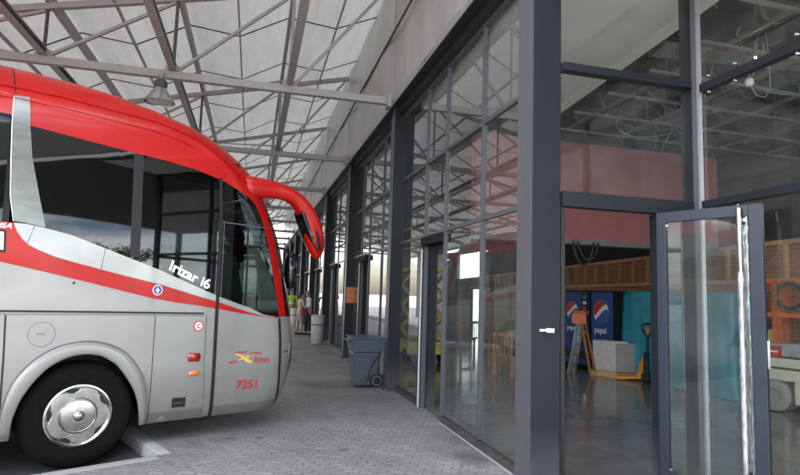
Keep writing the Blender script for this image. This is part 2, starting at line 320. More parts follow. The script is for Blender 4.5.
g = MB(); g.add([(2.6, -40, 0), (60, -40, 0), (60, 1, 0), (4.2, 1, 0), (4.2, 4.5, 0), (2.6, 4.5, 0)], [(0, 1, 2, 3, 4, 5)])
tag(g.build('forecourt', 'pavers'), kind='structure')

# ================================================================ CANOPY
def roofz(x): return 7.70 + .24 * (x - 2.25)
NX = [.44 - 1.92 * i for i in range(5)]                              # node lines of the trusses
YT = [4.75, 9.7, 14.5, 19.35, 24.2, 29.05, 33.9, 38.75, 43.6, 48.45]
can = thing('canopy_roof', (-2.6, 20, 5.2), 'pale folded sheet roof of the bus canopy with dark joint lines', 'canopy')
xs = [(2.44, 0)] + [(1.42, -.22)]
for x in NX: xs += [(x, .10), (x - .96, -.22)]
r = MB(); ys = [-11 + 2.4 * i + .0 for i in range(26)]
YJ = [11.4 + 2.42 * i for i in range(-3, 17)]
for (xa, da), (xb, db) in zip(xs[:-1], xs[1:]):
    ya, yb = YJ[0] , YJ[-1]
    r.add([(xa, ya, roofz(xa) + da), (xb, ya, roofz(xb) + db), (xb, yb, roofz(xb) + db), (xa, yb, roofz(xa) + da)], [(0, 1, 2, 3)])
r.build('roof_sheet', 'canopy_sheet', can)
r = MB()
for y in YJ:
    for (xa, da), (xb, db) in zip(xs[:-1], xs[1:]): r.bar((xa, y, roofz(xa) + da - .012), (xb, y, roofz(xb) + db - .012), .035, .012)
r.build('joint_strip', 'truss_dark', can)
r = MB()
for x, dz in xs[1::2]: r.box(x - .014, x + .014, YJ[0], YJ[-1], roofz(x) + dz - .075, roofz(x) + dz - .006)
r.build('fold_rib', 'truss_paint', can)
r = MB()
xe = xs[-1][0]; r.box(xe - .18, xe + .0, YJ[0], YJ[-1], roofz(xe) - .34, roofz(xe) + .0); r.build('gutter', 'truss_paint', can)
ORD = ['nearest', 'second', 'third', 'fourth', 'fifth', 'sixth', 'seventh', 'eighth', 'ninth', 'tenth', 'eleventh', 'twelfth', 'thirteenth']
def truss(y, label):
    t = thing('roof_truss', (2.2, y, 5.18), label, 'truss', 'steel trusses under the canopy')
    zb = 5.20; xl = xe
    MB().box(xl, 2.25, y - .06, y + .06, zb - .065, zb + .065).build('bottom_chord', 'truss_paint', t, bevel=.01)
    MB().bar((xl, y, roofz(xl) - .26), (2.22, y, roofz(2.22) - .26), .09, .10).build('top_chord', 'truss_paint', t)
    tops = [2.15] + NX
    for i, x in enumerate(NX):
        zt = roofz(x) - .31
        if zt - zb > .35:
            MB().tube([(x, y, zb), (x, y, zt)], .028, 8).build('post', 'truss_dark' if i else 'truss_paint', t, smooth=40)
            xr = tops[i]; MB().bar((x + .05, y, zb + .07), (xr - .03, y, roofz(xr) - .33), .05, .05).build('diagonal', 'truss_paint', t)
        gp = MB(); gp.prism([(-.16, .03), (.16, .03), (.10, .17), (-.10, .17)], lambda a, b, h: (x + a, y + h, zb + b), -.012, .012)
        gp.tube([(x - .06, y - .02, zb + .10), (x - .06, y + .02, zb + .10)], .018, 6); gp.tube([(x + .06, y - .02, zb + .10), (x + .06, y + .02, zb + .10)], .018, 6)
        gp.build('gusset_plate', 'truss_paint', t)
    gp = MB(); gp.box(2.19, 2.262, y - .12, y + .12, zb - .12, zb + .12); gp.build('end_plate', 'truss_paint', t)
    return t
for i, y in enumerate(YT):
    j = YT.index(9.7)
    lab = ('pale steel roof truss carrying the bell lamp, the nearest one in view' if i == j else
           'canopy truss at the front corner column, over the camera' if y == 4.75 else
           ORD[i - j] + ' pale steel truss of the canopy counted from the bell lamp' if i > j else '')
    truss(y, lab)
for i, x in enumerate(NX):
    t = thing('roof_beam', (x, 10, 5.3), ['long canopy beam nearest the glass facade', 'long canopy beam running over the bell lamp', 'long canopy beam crossing above the red coach roof', 'long canopy beam second from the outer eave', 'long canopy beam at the outer eave'][i], 'beam', 'long beams under the canopy')
    y0, y1 = YT[0] - .4, YT[-1] + .4
    MB().box(x - .055, x + .055, y0, y1, 5.272, 5.29).build('bottom_flange', 'truss_paint', t)
    MB().box(x - .010, x + .010, y0, y1, 5.2905, 5.37).build('web', 'truss_dark', t)
    MB().box(x - .055, x + .055, y0, y1, 5.3705, 5.39).build('top_flange', 'truss_paint', t)
    if roofz(x) > 5.9: MB().box(x - .035, x + .035, y0, y1, roofz(x) - .20, roofz(x) - .02).build('purlin', 'truss_paint', t)
for i, y in enumerate(YT[0:6]):
    # inclined brace bars between neighbouring trusses
    b = MB(); b.tube([(NX[0], y + .1, 5.42), (NX[1], y + 4.7, roofz(NX[1]) - .3)], .022, 6)
    o = b.build('brace_bar', 'truss_paint', smooth=40); tag(o, 'slanting brace rod between the ' + ORD[i] + ' and next canopy trusses', 'brace', 'slanting brace rods under the canopy')
# outer posts of the canopy, one per second truss
for i, y in enumerate(YT[2::2]):
    t = thing('canopy_post', (xe + .3, y, -.13), 'round steel post at the outer eave, ' + ORD[i] + ' beyond the coach', 'post', 'canopy posts at the outer eave')
    MB().tube([(xe + .3, y, -.13), (xe + .3, y, 5.13)], .12, 16).build('shaft', 'truss_paint', t, smooth=40)
    MB().box(xe + .08, xe + .52, y - .22, y + .22, -.13, -.10).build('base_plate', 'truss_dark', t)
# bell lamp
t = thing('bell_lamp', (-1.62, 9.5, 5.1), 'grey bell shaped lamp hanging from a canopy truss above the coach', 'lamp')
lz = 4.66; c = (-1.62, 9.52, lz)
MB().lathe([(.235, 0), (.225, .035), (.17, .12), (.115, .20), (.09, .24), (.082, .235), (.105, .195), (.16, .115), (.21, .035), (.22, .0)], c, n=40).build('lamp_shade', 'alu', t, smooth=50)
MB().lathe([(.085, .245), (.10, .27), (.10, .35), (.06, .39), (.0, .40)], c, n=24).build('ballast_housing', 'truss_dark', t, smooth=40)
MB().lathe([(.0, .01), (.20, .012), (.20, .02), (0, .022)], c, n=32).build('lens', 'white_plastic', t, smooth=40)
MB().tube([(-1.62, 9.52, lz + .40), (-1.62, 9.56, lz + .5), (-1.62, 9.62, 5.12)], .025, 8).build('bracket', 'truss_paint', t, smooth=40)

# ================================================================ BUILDING
YC = [4.46, 9.72, 14.55, 19.4, 24.25, 29.1, 33.95, 38.8, 43.65, 47.8]
XG = 2.56
bl = thing('terminal_building', (2.6, 25, 0), 'bus terminal building with grey sheet wall above the glazed facade', 'building')
def lining():
    b = MB(); ny = 120; nzv = 10; vs = []; fs = []
    for i in range(ny + 1):
        y = 4.3 + 44 * i / ny
        for j in range(nzv + 1):
            z = 5.14 + (7.62 - 5.14) * j / nzv
            x = 2.27 - .035 * sin(j / nzv * pi) * (1 + sin(y * 1.3) * .8) + .012 * sin(y * 3.1 + j)
            vs.append((x, y, z))
    for i in range(ny):
        for j in range(nzv): fs.append((i*(nzv+1)+j, (i+1)*(nzv+1)+j, (i+1)*(nzv+1)+j+1, i*(nzv+1)+j+1))
    b.add(vs, fs); return b
lining().build('upper_wall_lining', 'lining_sheet', bl, smooth=True)
MB().tube([(2.20, 4.3, 6.36), (2.20, 48.3, 6.30)], .022, 6).build('conduit', 'truss_dark', bl)
for y in [4.52 + 4.84 * i for i in range(9)]: MB().box(2.228, 2.236, y, y + .015, 5.2, 7.6).build('lining_seam', 'truss_paint', bl)
MB().box(2.285, 2.62, -12, 48.3, 5.12, 5.30).build('fascia_soffit', 'fascia_dark', bl)
MB().box(2.27, 2.283, -12, 48.3, 5.085, 5.22).build('fascia_edge_trim', 'steel_light', bl)
MB().box(2.44, 2.62, 4.46, 48.3, 4.99, 5.118).build('head_beam', 'fascia_dark', bl)
MB().box(2.34, 18.3, 1, 48.4, 5.40, 5.62).build('roof_slab', 'void_dark', bl)
MB().box(2.445, 4.4, -12, 48.4, 7.84, 8.0).build('upper_roof', 'wall_grey', bl)
MB().box(2.30, 2.44, -12, 48.3, 5.301, 7.69).build('upper_wall_core', 'outer_grey', bl)
MB().box(2.60, 4.30, .9, 4.44, 5.14, 5.30).build('recess_soffit', 'plaster', bl)

MB().box(2.6, 18.3, 48.0, 48.3, 0, 5.4).build('end_wall', 'wall_grey', bl)
# columns
for i, y in enumerate(YC):
    first = i == 0
    lab = ('tall dark steel column at the corner of the entrance recess' if first else
           'dark steel column beside the blue wheeled bin' if i == 1 else 'dark steel column carrying an orange notice' if i == 2 else
           ORD[i] + ' dark steel facade column counted from the entrance corner')
    t = thing('steel_column', (2.5, y, 0), lab, 'column', 'dark steel columns along the facade')
    dy = .30 if first else .26
    x1 = 2.655 if first else 2.60
    MB().box(2.375, x1, y, y + dy, 0, 5.119).build('shaft', 'steel_dark', t, bevel=.006)
    MB().box(2.368, 2.3745, y + .01, y + dy - .01, .02, 5.10).build('edge_plate', 'steel_mid' if i else 'steel_mid', t)
    MB().box(2.34, x1 + .04, y - .035, y + dy + .035, .001, .018).build('base_plate', 'steel_dark', t)
    bo = MB()
    for bx_ in (2.355, x1 + .02):
        for by_ in (y - .018, y + dy + .018): bo.lathe([(0, .036), (.009, .034), (.012, .03), (.012, .018)], (bx_, by_, 0), n=6)
    bo.build('anchor_bolts', 'channel', t)
    if first:
        lk = MB(); lk.box(2.50, 2.58, 4.425, 4.459, 1.40, 1.445); lk.box(2.44, 2.50, 4.435, 4.459, 1.408, 1.437)
        lk.build('latch_keeper', 'chrome', t, bevel=.004)
t = thing('notice', (2.5, 14.5, 1.7), 'orange notice taped to a dark column', 'notice')
nb = MB(); nb.box(2.39, 2.60, 14.535, 14.545, 1.42, 1.83); nb.build('sheet', 'paper_orange', t)
nb = MB(); nb.lathe([(0, 0), (.05, 0), (.05, .003)], (2.49, 14.531, 1.70), 'y', 20); nb.box(2.43, 2.56, 14.531, 14.534, 1.54, 1.56); nb.box(2.43, 2.54, 14.531, 14.534, 1.49, 1.505); nb.build('print', 'wood_orange', t)
# facade bays
ZR = [.08, 2.60, 3.745, 4.965]
def bay(i):
    y0 = YC[i] + (.30 if i == 0 else .26); y1 = YC[i+1]; w = y1 - y0
    fr = [0, (1.25 if i == 0 else 1.25) / w, 2.54 / w, 3.46 / w, 1]
    yy = [y0 + f * w for f in fr]
    lab = ['glass facade bay between the entrance corner and the second column, with open doorway', 'glass facade bay behind the blue wheeled bin'][i] if i < 2 else \
        ORD[i] + ' glass facade bay counted from the entrance corner'
    t = thing('glazed_bay', (XG, y0, 0), lab, 'glazing', 'glazed bays of the facade')
    for z in ZR[1:]:
        MB().box(XG - .022, XG + .03, y0, y1, z - .024, z + .024).build('transom', 'steel_mid', t)
    for q in range(4):
        if q == 2: continue
        MB().box(XG - .03, XG + .03, yy[q], yy[q+1], .0, .085).build('bottom_rail', 'steel_dark', t)
    for q in range(1, 4):
        zb = .10 if q < 2 else 0.
        MB().box(XG - .025, XG + .04, yy[q] - .020, yy[q] + .020, zb, 4.94).build('mullion', 'steel_mid', t)
    for q in range(4):
        for kz in range(3):
            if q == 2 and kz == 0: continue
            z0 = ZR[kz] + .03; z1 = ZR[kz+1] - .03; a = yy[q] + (.022 if q else 0); bb = yy[q+1] - (.022 if q < 3 else 0)
            MB().add([(XG, a, z0), (XG, bb, z0), (XG, bb, z1), (XG, a, z1)], [(0, 1, 2, 3)]).build('pane', 'glass_facade', t, recalc=False)
    # doorway: deep dark jamb with a white edge, lintel box
    jb = yy[3]
    MB().box(2.52, 2.77, jb + .023, jb + .16, 0, 2.57).build('door_jamb', 'steel_dark', t)
    MB().box(2.505, 2.519, jb + .023, jb + .06, .01, 2.40).build('jamb_edge', 'white_plastic' if i == 0 else 'steel_light', t)
    MB().box(2.47, 2.70, yy[2] + .023, jb - .023, 2.44, 2.568).build('door_operator', 'void_dark', t, bevel=.01)
    MB().box(2.60, 2.75, yy[2] + .03, yy[2] + .10, 0, 2.43).build('sliding_door_stile', 'steel_dark', t)
    MB().add([(2.68, yy[2] - 1.1, .08), (2.68, yy[2] + .03, .08), (2.68, yy[2] + .03, 2.4), (2.68, yy[2] - 1.1, 2.4)], [(0, 1, 2, 3)]).build('sliding_door_pane', 'glass_facade', t, recalc=False)
    if i == 0: 
        s = MB(); s.box(XG - .046, XG - .031, y0, yy[2], 0, .010); s.build('sealant_line', 'sealant', t)
for i in range(len(YC) - 1): bay(i)

t = thing('added_end_glazing', (10, .9, 0), 'tall glazed end wall added out of view to let daylight into the hall', 'glazing')  # unseen wall, added as a glazed opening that brightens the interior
for i in range(8): MB().box(4.2 + i * 2.0, 4.28 + i * 2.0, .85, .95, 0, 5.38).build('mullion', 'steel_dark', t)  # mullions of the added, unseen end glazing
for z in (.05, 2.6, 5.3): MB().box(4.2, 18.3, .86, .94, z - .04, z + .04).build('transom', 'steel_dark', t)
for i in range(7): MB().add([(4.28 + i*2.0, .9, .09), (6.2 + i*2.0, .9, .09), (6.2 + i*2.0, .9, 5.26), (4.28 + i*2.0, .9, 5.26)], [(0, 1, 2, 3)]).build('pane', 'glass_entry', t, recalc=False)
t = thing('forecourt_canopy', (9, -7, 5.2), 'flat dark canopy over the forecourt, mirrored in the coach windows', 'canopy')
MB().box(2.62, 15, -9, .84, 5.25, 5.5).build('roof_deck', 'outer_grey', t)
for y in (-8.6, -2): MB().box(14.4, 14.6, y, y + .2, 0, 5.249).build('post', 'steel_dark', t)
# entrance recess: plane across, plane running back to the viewer
YB = 4.46; XC = 4.12
t = thing('entrance_glazing', (3.3, YB, 0), 'glass screen over the open entrance between the corner column and the next post', 'glazing')
for z, h in ((3.84, .075), (2.60, .14)): MB().box(2.658, XC - .05, YB - .04, YB + .06, z - h / 2, z + h / 2).build('transom', 'steel_dark', t, bevel=.004)
MB().box(2.658, 2.70, YB + .0, YB + .10, 0, 2.528).build('door_jamb', 'black', t)
MB().box(3.665, 3.70, YB + .03, YB + .09, 0, 2.528).build('pivot_post', 'steel_dark', t)
for z0, z1 in ((2.67, 3.80), (3.88, 5.13)): MB().add([(2.66, YB + .02, z0), (XC - .05, YB + .02, z0), (XC - .05, YB + .02, z1), (2.66, YB + .02, z1)], [(0, 1, 2, 3)]).build('pane', 'glass_entry', t, recalc=False)
MB().add([(3.70, YB + .05, .08), (XC - .05, YB + .05, .08), (XC - .05, YB + .05, 2.53), (3.70, YB + .05, 2.53)], [(0, 1, 2, 3)]).build('side_pane', 'glass_entry', t, recalc=False)
MB().box(3.70, XC - .05, YB + .01, YB + .08, .006, .08).build('bottom_rail', 'steel_dark', t)
t = thing('corner_post', (XC, YB, 0), 'slim steel post with a pale front edge where the two entrance screens meet', 'post')
MB().box(XC - .05, XC + .07, YB - .03, YB + .12, 0, 5.139).build('shaft', 'steel_dark', t)
MB().box(XC - .005, XC + .035, YB - .075, YB - .0305, 0, 5.139).build('front_edge', 'steel_light', t)
MB().box(XC - .048, XC - .01, YB - .05, YB - .0305, 0, 5.139).build('side_fin', 'steel_mid', t)
t = thing('side_glazing', (XC + .04, 3, 0), 'glass screen to the right of the open door, towards the viewer', 'glazing')
for z, h in ((3.79, .08), (2.64, .07), (.05, .10), (5.09, .09)): MB().box(XC, XC + .08, 1.05, YB - .08, z - h / 2, z + h / 2).build('transom', 'steel_dark', t, bevel=.004)
for y in (2.6, 1.05): MB().box(XC, XC + .08, y - .03, y + .03, .101, 5.04).build('mullion', 'steel_dark', t)
for y0, y1 in ((2.635, YB - .08), (1.085, 2.565)):
    for z0, z1 in ((.10, 2.605), (2.675, 3.75), (3.83, 5.045)):
        MB().add([(XC + .04, y0, z0), (XC + .04, y1, z0), (XC + .04, y1, z1), (XC + .04, y0, z1)], [(0, 1, 2, 3)]).build('pane', 'glass_entry', t, recalc=False)
s = MB()
for y in (4.25, 3.95, 3.35): 
    for z in (3.71, 3.87, 2.57): s.lathe([(.012, 0), (.012, .02), (0, .024)], (XC - .002 - .02, y, z), 'x', 10)
s.build('glazing_bolt', 'chrome', t)
# the door leaf
H0 = Vector((3.655, 4.43, 0)); dd = Vector((.386, -.9225, 0)); nn = Vector((-.9225, -.386, 0)); DW = .885
t = thing('entrance_door', tuple(H0), 'open glass door in a blue grey frame with two film wrapped pull handles', 'door')
def db(a0, a1, z0, z1, th=.05, n0=None):
    q = [H0 + dd * a + nn * (th / 2 * sg) for a, sg in ((a0, -1), (a1, -1), (a1, 1), (a0, 1))]
    return MB().add([(p.x, p.y, z0) for p in q] + [(p.x, p.y, z1) for p in q], [(0, 3, 2, 1), (4, 5, 6, 7), (0, 1, 5, 4), (1, 2, 6, 5), (2, 3, 7, 6), (3, 0, 4, 7)])
mat('door_frame', (.021, .029, .045), .4, .05, vary=.1, vscale=3)
db(0, .088, .012, 2.53).build('stile', 'door_frame', t, bevel=.005); db(DW - .10, DW, .012, 2.53).build('stile', 'door_frame', t, bevel=.005)
db(.088, DW - .10, 2.435, 2.53).build('top_rail', 'door_frame', t, bevel=.004); db(.088, DW - .10, .012, .20).build('bottom_rail', 'door_frame', t, bevel=.004)
q = [H0 + dd * .085, H0 + dd * (DW - .097)]
MB().add([(q[0].x, q[0].y, .2), (q[1].x, q[1].y, .2), (q[1].x, q[1].y, 2.436), (q[0].x, q[0].y, 2.436)], [(0, 1, 2, 3)]).build('pane', 'glass_entry', t, recalc=False)
for a, sg in ((.11, 1), (.765, 1)): 
    s = MB()
    for z in (.23, 2.40):
        p = H0 + dd * a + nn * .028 * sg; s.tube([p + Vector((0, 0, z)), p + nn * .012 + Vector((0, 0, z))], .012, 8)
    s.build('glazing_clip', 'chrome', t)
for sg in (1, -1):
    p = H0 + dd * .725 + nn * (.055 * sg)
    hd = MB().tube([p + Vector((0, 0, .10)), p + Vector((0, 0, 2.50))], .019, 14).build('pull_handle', 'chrome', t, smooth=40)
    rr = []; pp = []
    for i in range(60):
        z = .12 + 1.85 * i / 59 if sg == 1 else .12 + 2.30 * i / 59
        pp.append(p + Vector((random.uniform(-.002, .002), random.uniform(-.002, .002), z))); rr.append(.0225 + random.uniform(-.0012, .0025))
    MB().tube(pp, rr, 11).build('film_wrap', 'wrap_film', hd, smooth=30)
    s = MB()
    for z in (.35, 2.38): s.tube([p + Vector((0, 0, z)), p - nn * (.03 * sg) + Vector((0, 0, z))], .014, 8)
    s.build('handle_bracket', 'black', hd)
p = H0 + dd * (DW + .001); MB().box(p.x - .012, p.x + .012, p.y - .012, p.y + .003, 1.20, 1.42).build('lock', 'chrome', t)
# ================================================================ INTERIOR
t = thing('plaster_ceiling', (3.5, 6, 4.9), 'flat beige ceiling panel with a cream edge above the entrance', 'ceiling')
c = MB(); c.prism([(2.66, 4.60), (4.42, 4.60), (4.86, 9.0), (2.66, 9.0)], lambda a, b, h: (a, b, h), 4.90, 5.05); c.build('panel', 'plaster', t)
c = MB(); c.prism([(4.422, 4.60), (4.60, 4.60), (5.04, 9.0), (4.862, 9.0)], lambda a, b, h: (a, b, h), 4.885, 5.20); c.build('edge_trim', 'trim_cream', t)
t = thing('bulkhead', (6.4, 9.1, 3.7), 'maroon painted bulkhead hanging across the interior', 'bulkhead')
MB().box(3.7, 8.85, 9.01, 9.25, 2.80, 4.60).build('panel', 'maroon', t); MB().box(3.7, 8.86, 8.995, 9.26, 2.70, 2.799).build('edge_strip', 'duct', t)
MB().box(3.7, 8.86, 9.0, 9.27, 4.601, 4.66).build('top_strip', 'void_dark', t)
for i in range(6):
    x = 4.4 + i * .78; b = MB().tube([(x, 9.12, 4.66), (x, 9.12, 5.40)], .008, 6)
    b.build('hanger_rod', 'channel', t)
# suspended channels, ducts and cables under the dark slab
t = thing('ceiling_grid', (8, 6, 4.8), 'bare metal ceiling channels hung below the dark slab', 'ceiling grid')
c = MB()
for y in [1.6 + .9 * i for i in range(9)]: c.bar((4.95 if y > 4.5 else 4.35, y, 4.76), (12, y + .12, 4.76), .04, .035)
c.build('cross_channel', 'channel', t); c = MB()
for x in [5.3 + 1.15 * i for i in range(6)]: c.bar((x, 1.3, 4.80), (x + .1, 8.9, 4.80), .045, .04)
c.build('main_channel', 'channel', t); c = MB()
for x in [5.3 + 1.15 * i for i in range(6)]:
    for y in [2 + 1.4 * j for j in range(5)]: c.tube([(x, y, 4.82), (x, y, 5.40)], .006, 5)
c.build('hanger_rod', 'channel', t)
DL = [('wide round ventilation duct nearest the entrance', 5.6, .20), ('round ventilation duct over the middle of the interior', 7.4, .16), ('round ventilation duct towards the brick partition', 9.3, .22)]
for lab, x, r_ in DL:
    t = thing('duct', (x, 5, 5.15), lab, 'duct', 'ventilation ducts under the slab')
    MB().tube([(x, 1.2, 5.14), (x + .15, 8.9, 5.14)], r_, 18).build('pipe', 'duct', t, smooth=40)
    c = MB()
    for j in range(7): c.tube([(x + .02 * j, 1.7 + 1.05 * j, 5.14), (x + .02 * j, 1.74 + 1.05 * j, 5.14)], r_ + .012, 18)
    c.build('collar', 'channel', t, smooth=40)
t = thing('cable_tray', (6.5, 5.6, 4.95), 'perforated cable tray with loose cables', 'cable tray')
c = MB(); c.bar((4.9, 5.9, 4.93), (11.5, 5.2, 4.93), .3, .012); c.bar((4.9, 6.05, 4.96), (11.5, 5.35, 4.96), .01, .07); c.bar((4.9, 5.75, 4.96), (11.5, 5.05, 4.96), .01, .07); c.build('tray', 'channel', t)
c = MB()
for j in range(5):
    pts = [(4.9 + .66 * i, 5.9 - .07 * i + .08 * sin(j * 2 + i * 1.3), 4.95 + .02 * j) for i in range(11)]; c.tube(pts, .012, 6)
c.build('cables', 'cable_black', t, smooth=True)
def loop(c0, rx, rz_, n=24, a0=0., a1=2*pi, ty=.1): return [(c0[0] + rx * cos(lerp(a0, a1, i/n)), c0[1] + ty * sin(lerp(a0, a1, i/n) * 2), c0[2] + rz_ * sin(lerp(a0, a1, i/n))) for i in range(n + 1)]
for lab, c0, rx, rz_, a0, a1 in (('green cable coil hanging above the maroon bulkhead', (7.05, 8.0, 4.42), .30, .28, 0, 6.2), ('pale green cable arc behind the top pane', (4.95, 5.0, 4.75), .32, .35, 1.4, 3.2),
                                 ('green cable sagging over the bulkhead edge', (5.9, 7.4, 4.55), .5, .25, 3.2, 6.2), ('green cable drooping behind the right hand screen', (6.3, 5.2, 4.5), .6, .22, 3.2, 6.2),
                                 ('dark cable dropping from the duct', (5.5, 6.5, 4.7), .25, .6, 3.2, 6.2)):
    tag(MB().tube(loop(c0, rx, rz_, a0=a0, a1=a1), .011, 6).build('cable', 'cable_black' if 'dark' in lab else 'cable_green', smooth=True), lab, 'cable', 'loose cables under the ceiling')
for k_ in range(24):
    x = random.uniform(5.0, 9.5); y = 4.9 + (k_ // 3) * .5 + random.uniform(0, .3)
    pts = [(x + random.uniform(-.1, .1) + .12 * i, y + .06 * i * sin(k_), 5.0 - .22 * sin(pi * i / 9) * random.uniform(.6, 1.4)) for i in range(10)]
    tag(MB().tube(pts, .009, 5).build('cable', ['cable_black', 'cable_green', 'channel'][k_ % 3], smooth=True), ['thin black', 'thin green', 'thin grey'][k_ % 3] + ' cable strand sagging below the ceiling channels, ' + ['nearest', 'second', 'third', 'fourth', 'fifth', 'sixth', 'seventh', 'farthest'][k_ // 3] + ' of its colour', 'cable', 'thin sagging ' + ['black', 'green', 'grey'][k_ % 3] + ' cable strands')
t = thing('cable_loops', (5.85, 7.0, 2.7), 'black cable loops hanging under the maroon bulkhead', 'cable')
for dx_, rz_ in ((0, .42), (.10, .33)): MB().tube([(5.55 + dx_ + .42 * i / 14, 8.9, 2.74 - rz_ * sin(pi * i / 14) ** .6) for i in range(15)], .018, 8).build('loop', 'cable_black', t, smooth=True)
t = thing('hanging_bulb', (5.48, 5, 4.25), 'white bulb holder on a looped grey cable', 'lamp')
MB().lathe([(0, -.05), (.035, -.045), (.05, 0), (.04, .035), (.018, .05), (0, .055)], (5.40, 5.0, 4.25), n=18).build('bulb', 'white_plastic', t, smooth=True)
MB().tube([(5.40, 5.0, 4.30), (5.44, 5, 4.45), (5.52, 5, 4.60), (5.55, 5, 4.9)], .008, 6).build('flex', 'channel', t, smooth=True)
MB().tube([(5.42, 5, 4.21), (5.50, 5.0, 4.10), (5.62, 5, 4.10), (5.70, 5, 4.22), (5.70, 5, 4.45), (5.66, 5, 4.9)], .008, 6).build('flex', 'channel', t, smooth=True)
MATS_ = mat('lamp_glow', (1, .9, .7), .4, emit=((1, .82, .55), 9))
for lab, x in (('left of two tiny lit lamps under the ceiling', 5.50), ('right of two tiny lit lamps under the ceiling', 5.62)):
    t = thing('spot_lamp', (x, 5, 4.6), lab, 'lamp', 'two tiny lit lamps')
    MB().lathe([(0, -.014), (.013, -.01), (.013, .004), (0, .01)], (x, 5.0, 4.56), n=12).build('bulb', 'lamp_glow', t, smooth=True); MB().tube([(x, 5, 4.57), (x, 5, 4.76)], .008, 6).build('flex', 'channel', t)
# long brick partition (own frame: x along the wall, +y towards the viewer)
PW = (10.81, 18.0, 0); PA = atan2(.9857, .1685)
t = thing('brick_partition', PW, 'long brick partition with a timber stud frieze along its top', 'wall', rz=PA)
w = MB()
for a, b_ in ((-13.6, 12.6), (15.6, 21)): w.box(a, b_, -.2, 0, 0, 2.84)
w.box(12.6, 15.6, -.2, 0, 2.2, 2.84); w.build('wall', 'brick_wall', t)
MB().box(-13.6, 21, .002, .075, 2.78, 2.86).build('top_rail', 'wood_pale', t); MB().box(-13.6, 21, .002, .075, 2.10, 2.18).build('bottom_rail', 'wood_pale', t)
for i in range(46): MB().box(-13.5 + i * .76, -13.44 + i * .76, .002, .07, 2.181, 2.779).build('stud', 'wood_pale', t)
MB().box(-1.2, 1.8, .004, .03, 0, 2.0).build('dark_hoarding', 'void_dark', t); MB().box(-6.5, -1.3, .004, .03, 1.62, 1.95).build('dark_hoarding', 'void_dark', t)
MB().box(2.6, 9.4, .004, .05, 0, 2.09).build('cream_panel', 'wall_cream', t)
for a in (3.4, 4.6, 6.2): MB().box(a, a + .55, .051, .07, .9, 2.0).build('pale_shutter', 'seat_light', t)
for a, b_ in ((12.45, 12.6), (15.6, 15.75)): MB().box(a, b_, .002, .06, 0, 2.25).build('door_frame', 'white_plastic', t)
MB().box(12.6, 15.6, .002, .06, 2.2, 2.3).build('door_frame', 'white_plastic', t)
t = thing('outer_wall', PW, 'dark rear wall of the building with bright high windows', 'wall', rz=PA)
w = MB(); w.box(-19, 27, -3.6, -3.4, 0, 3.4); w.box(-19, 27, -3.6, -3.4, 3.85, 5.4); w.box(-10, 27, -3.6, -3.4, 3.4, 3.85)
for i in range(4): w.box(-19 + i * 3.3, -18.1 + i * 3.3, -3.6, -3.4, 3.4, 3.85)
w.build('wall', 'outer_grey', t)
# cream pillar and carton behind the door glass
t = thing('cream_pillar', (8.0, 8.6, 0), 'narrow cream pillar seen through the open glass door', 'pillar')
MB().box(7.55, 7.80, 8.3, 8.52, 0, 2.85).build('shaft', 'wall_cream', t)
MB().box(7.5, 7.85, 8.25, 8.57, .004, .12).build('plinth', 'wall_grey', t)
# vending machines
def logo(mb_fn, parent, r_=.20):
    def disc(f, n=48): return [f(2*pi*i/n) for i in range(n)]
    R_ = r_
    o = MB(); o.prism([( (R_+.02)*cos(2*pi*i/48), (R_+.02)*sin(2*pi*i/48)) for i in range(48)], mb_fn, .001, .003); o.build('emblem_ring', 'vend_light', parent)
    o = MB(); o.prism([(R_*cos(2*pi*i/48), R_*sin(2*pi*i/48)) for i in range(48)], mb_fn, .003, .005); o.build('emblem_disc', 'white_ink', parent)
    def wave(x, k): return k * R_ + .28 * R_ * sin(x / R_ * 2.0 + .5) + .30 * x
    up = []; n = 30
    pts = [(R_*cos(a), R_*sin(a)) for a in [2*pi*i/96 for i in range(97)]]
    red = [p for p in pts[:-1] if p[1] > wave(p[0], .22)]
    red.sort(key=lambda p: atan2(p[1]-R_*.3, p[0])); 
    xs_ = sorted([p[0] for p in red]); x0, x1 = min(xs_), max(xs_)
    def half(sign, k):
        ptsx = [-R_*.999 + 2*R_*.999*i/60 for i in range(61)]; q = []
        for x in ptsx:
            e = sqrt(max(R_*R_ - x*x, 0)); wv = wave(x, k); lo, hi = (wv, e) if sign > 0 else (-e, wv)
            lo = max(lo, -e); hi = min(hi, e)
            if hi > lo: q.append((x, lo, hi))
        return [(x, lo) for x, lo, hi in q] + [(x, hi) for x, lo, hi in q[::-1]]
    for sign, k_, m_ in ((1, .20, 'red_ink'), (-1, -.25, 'blue_ink')):
        o = MB(); o.prism(half(sign, k_), mb_fn, .005, .007); o.build('emblem_' + ('top' if sign > 0 else 'base'), m_, parent)
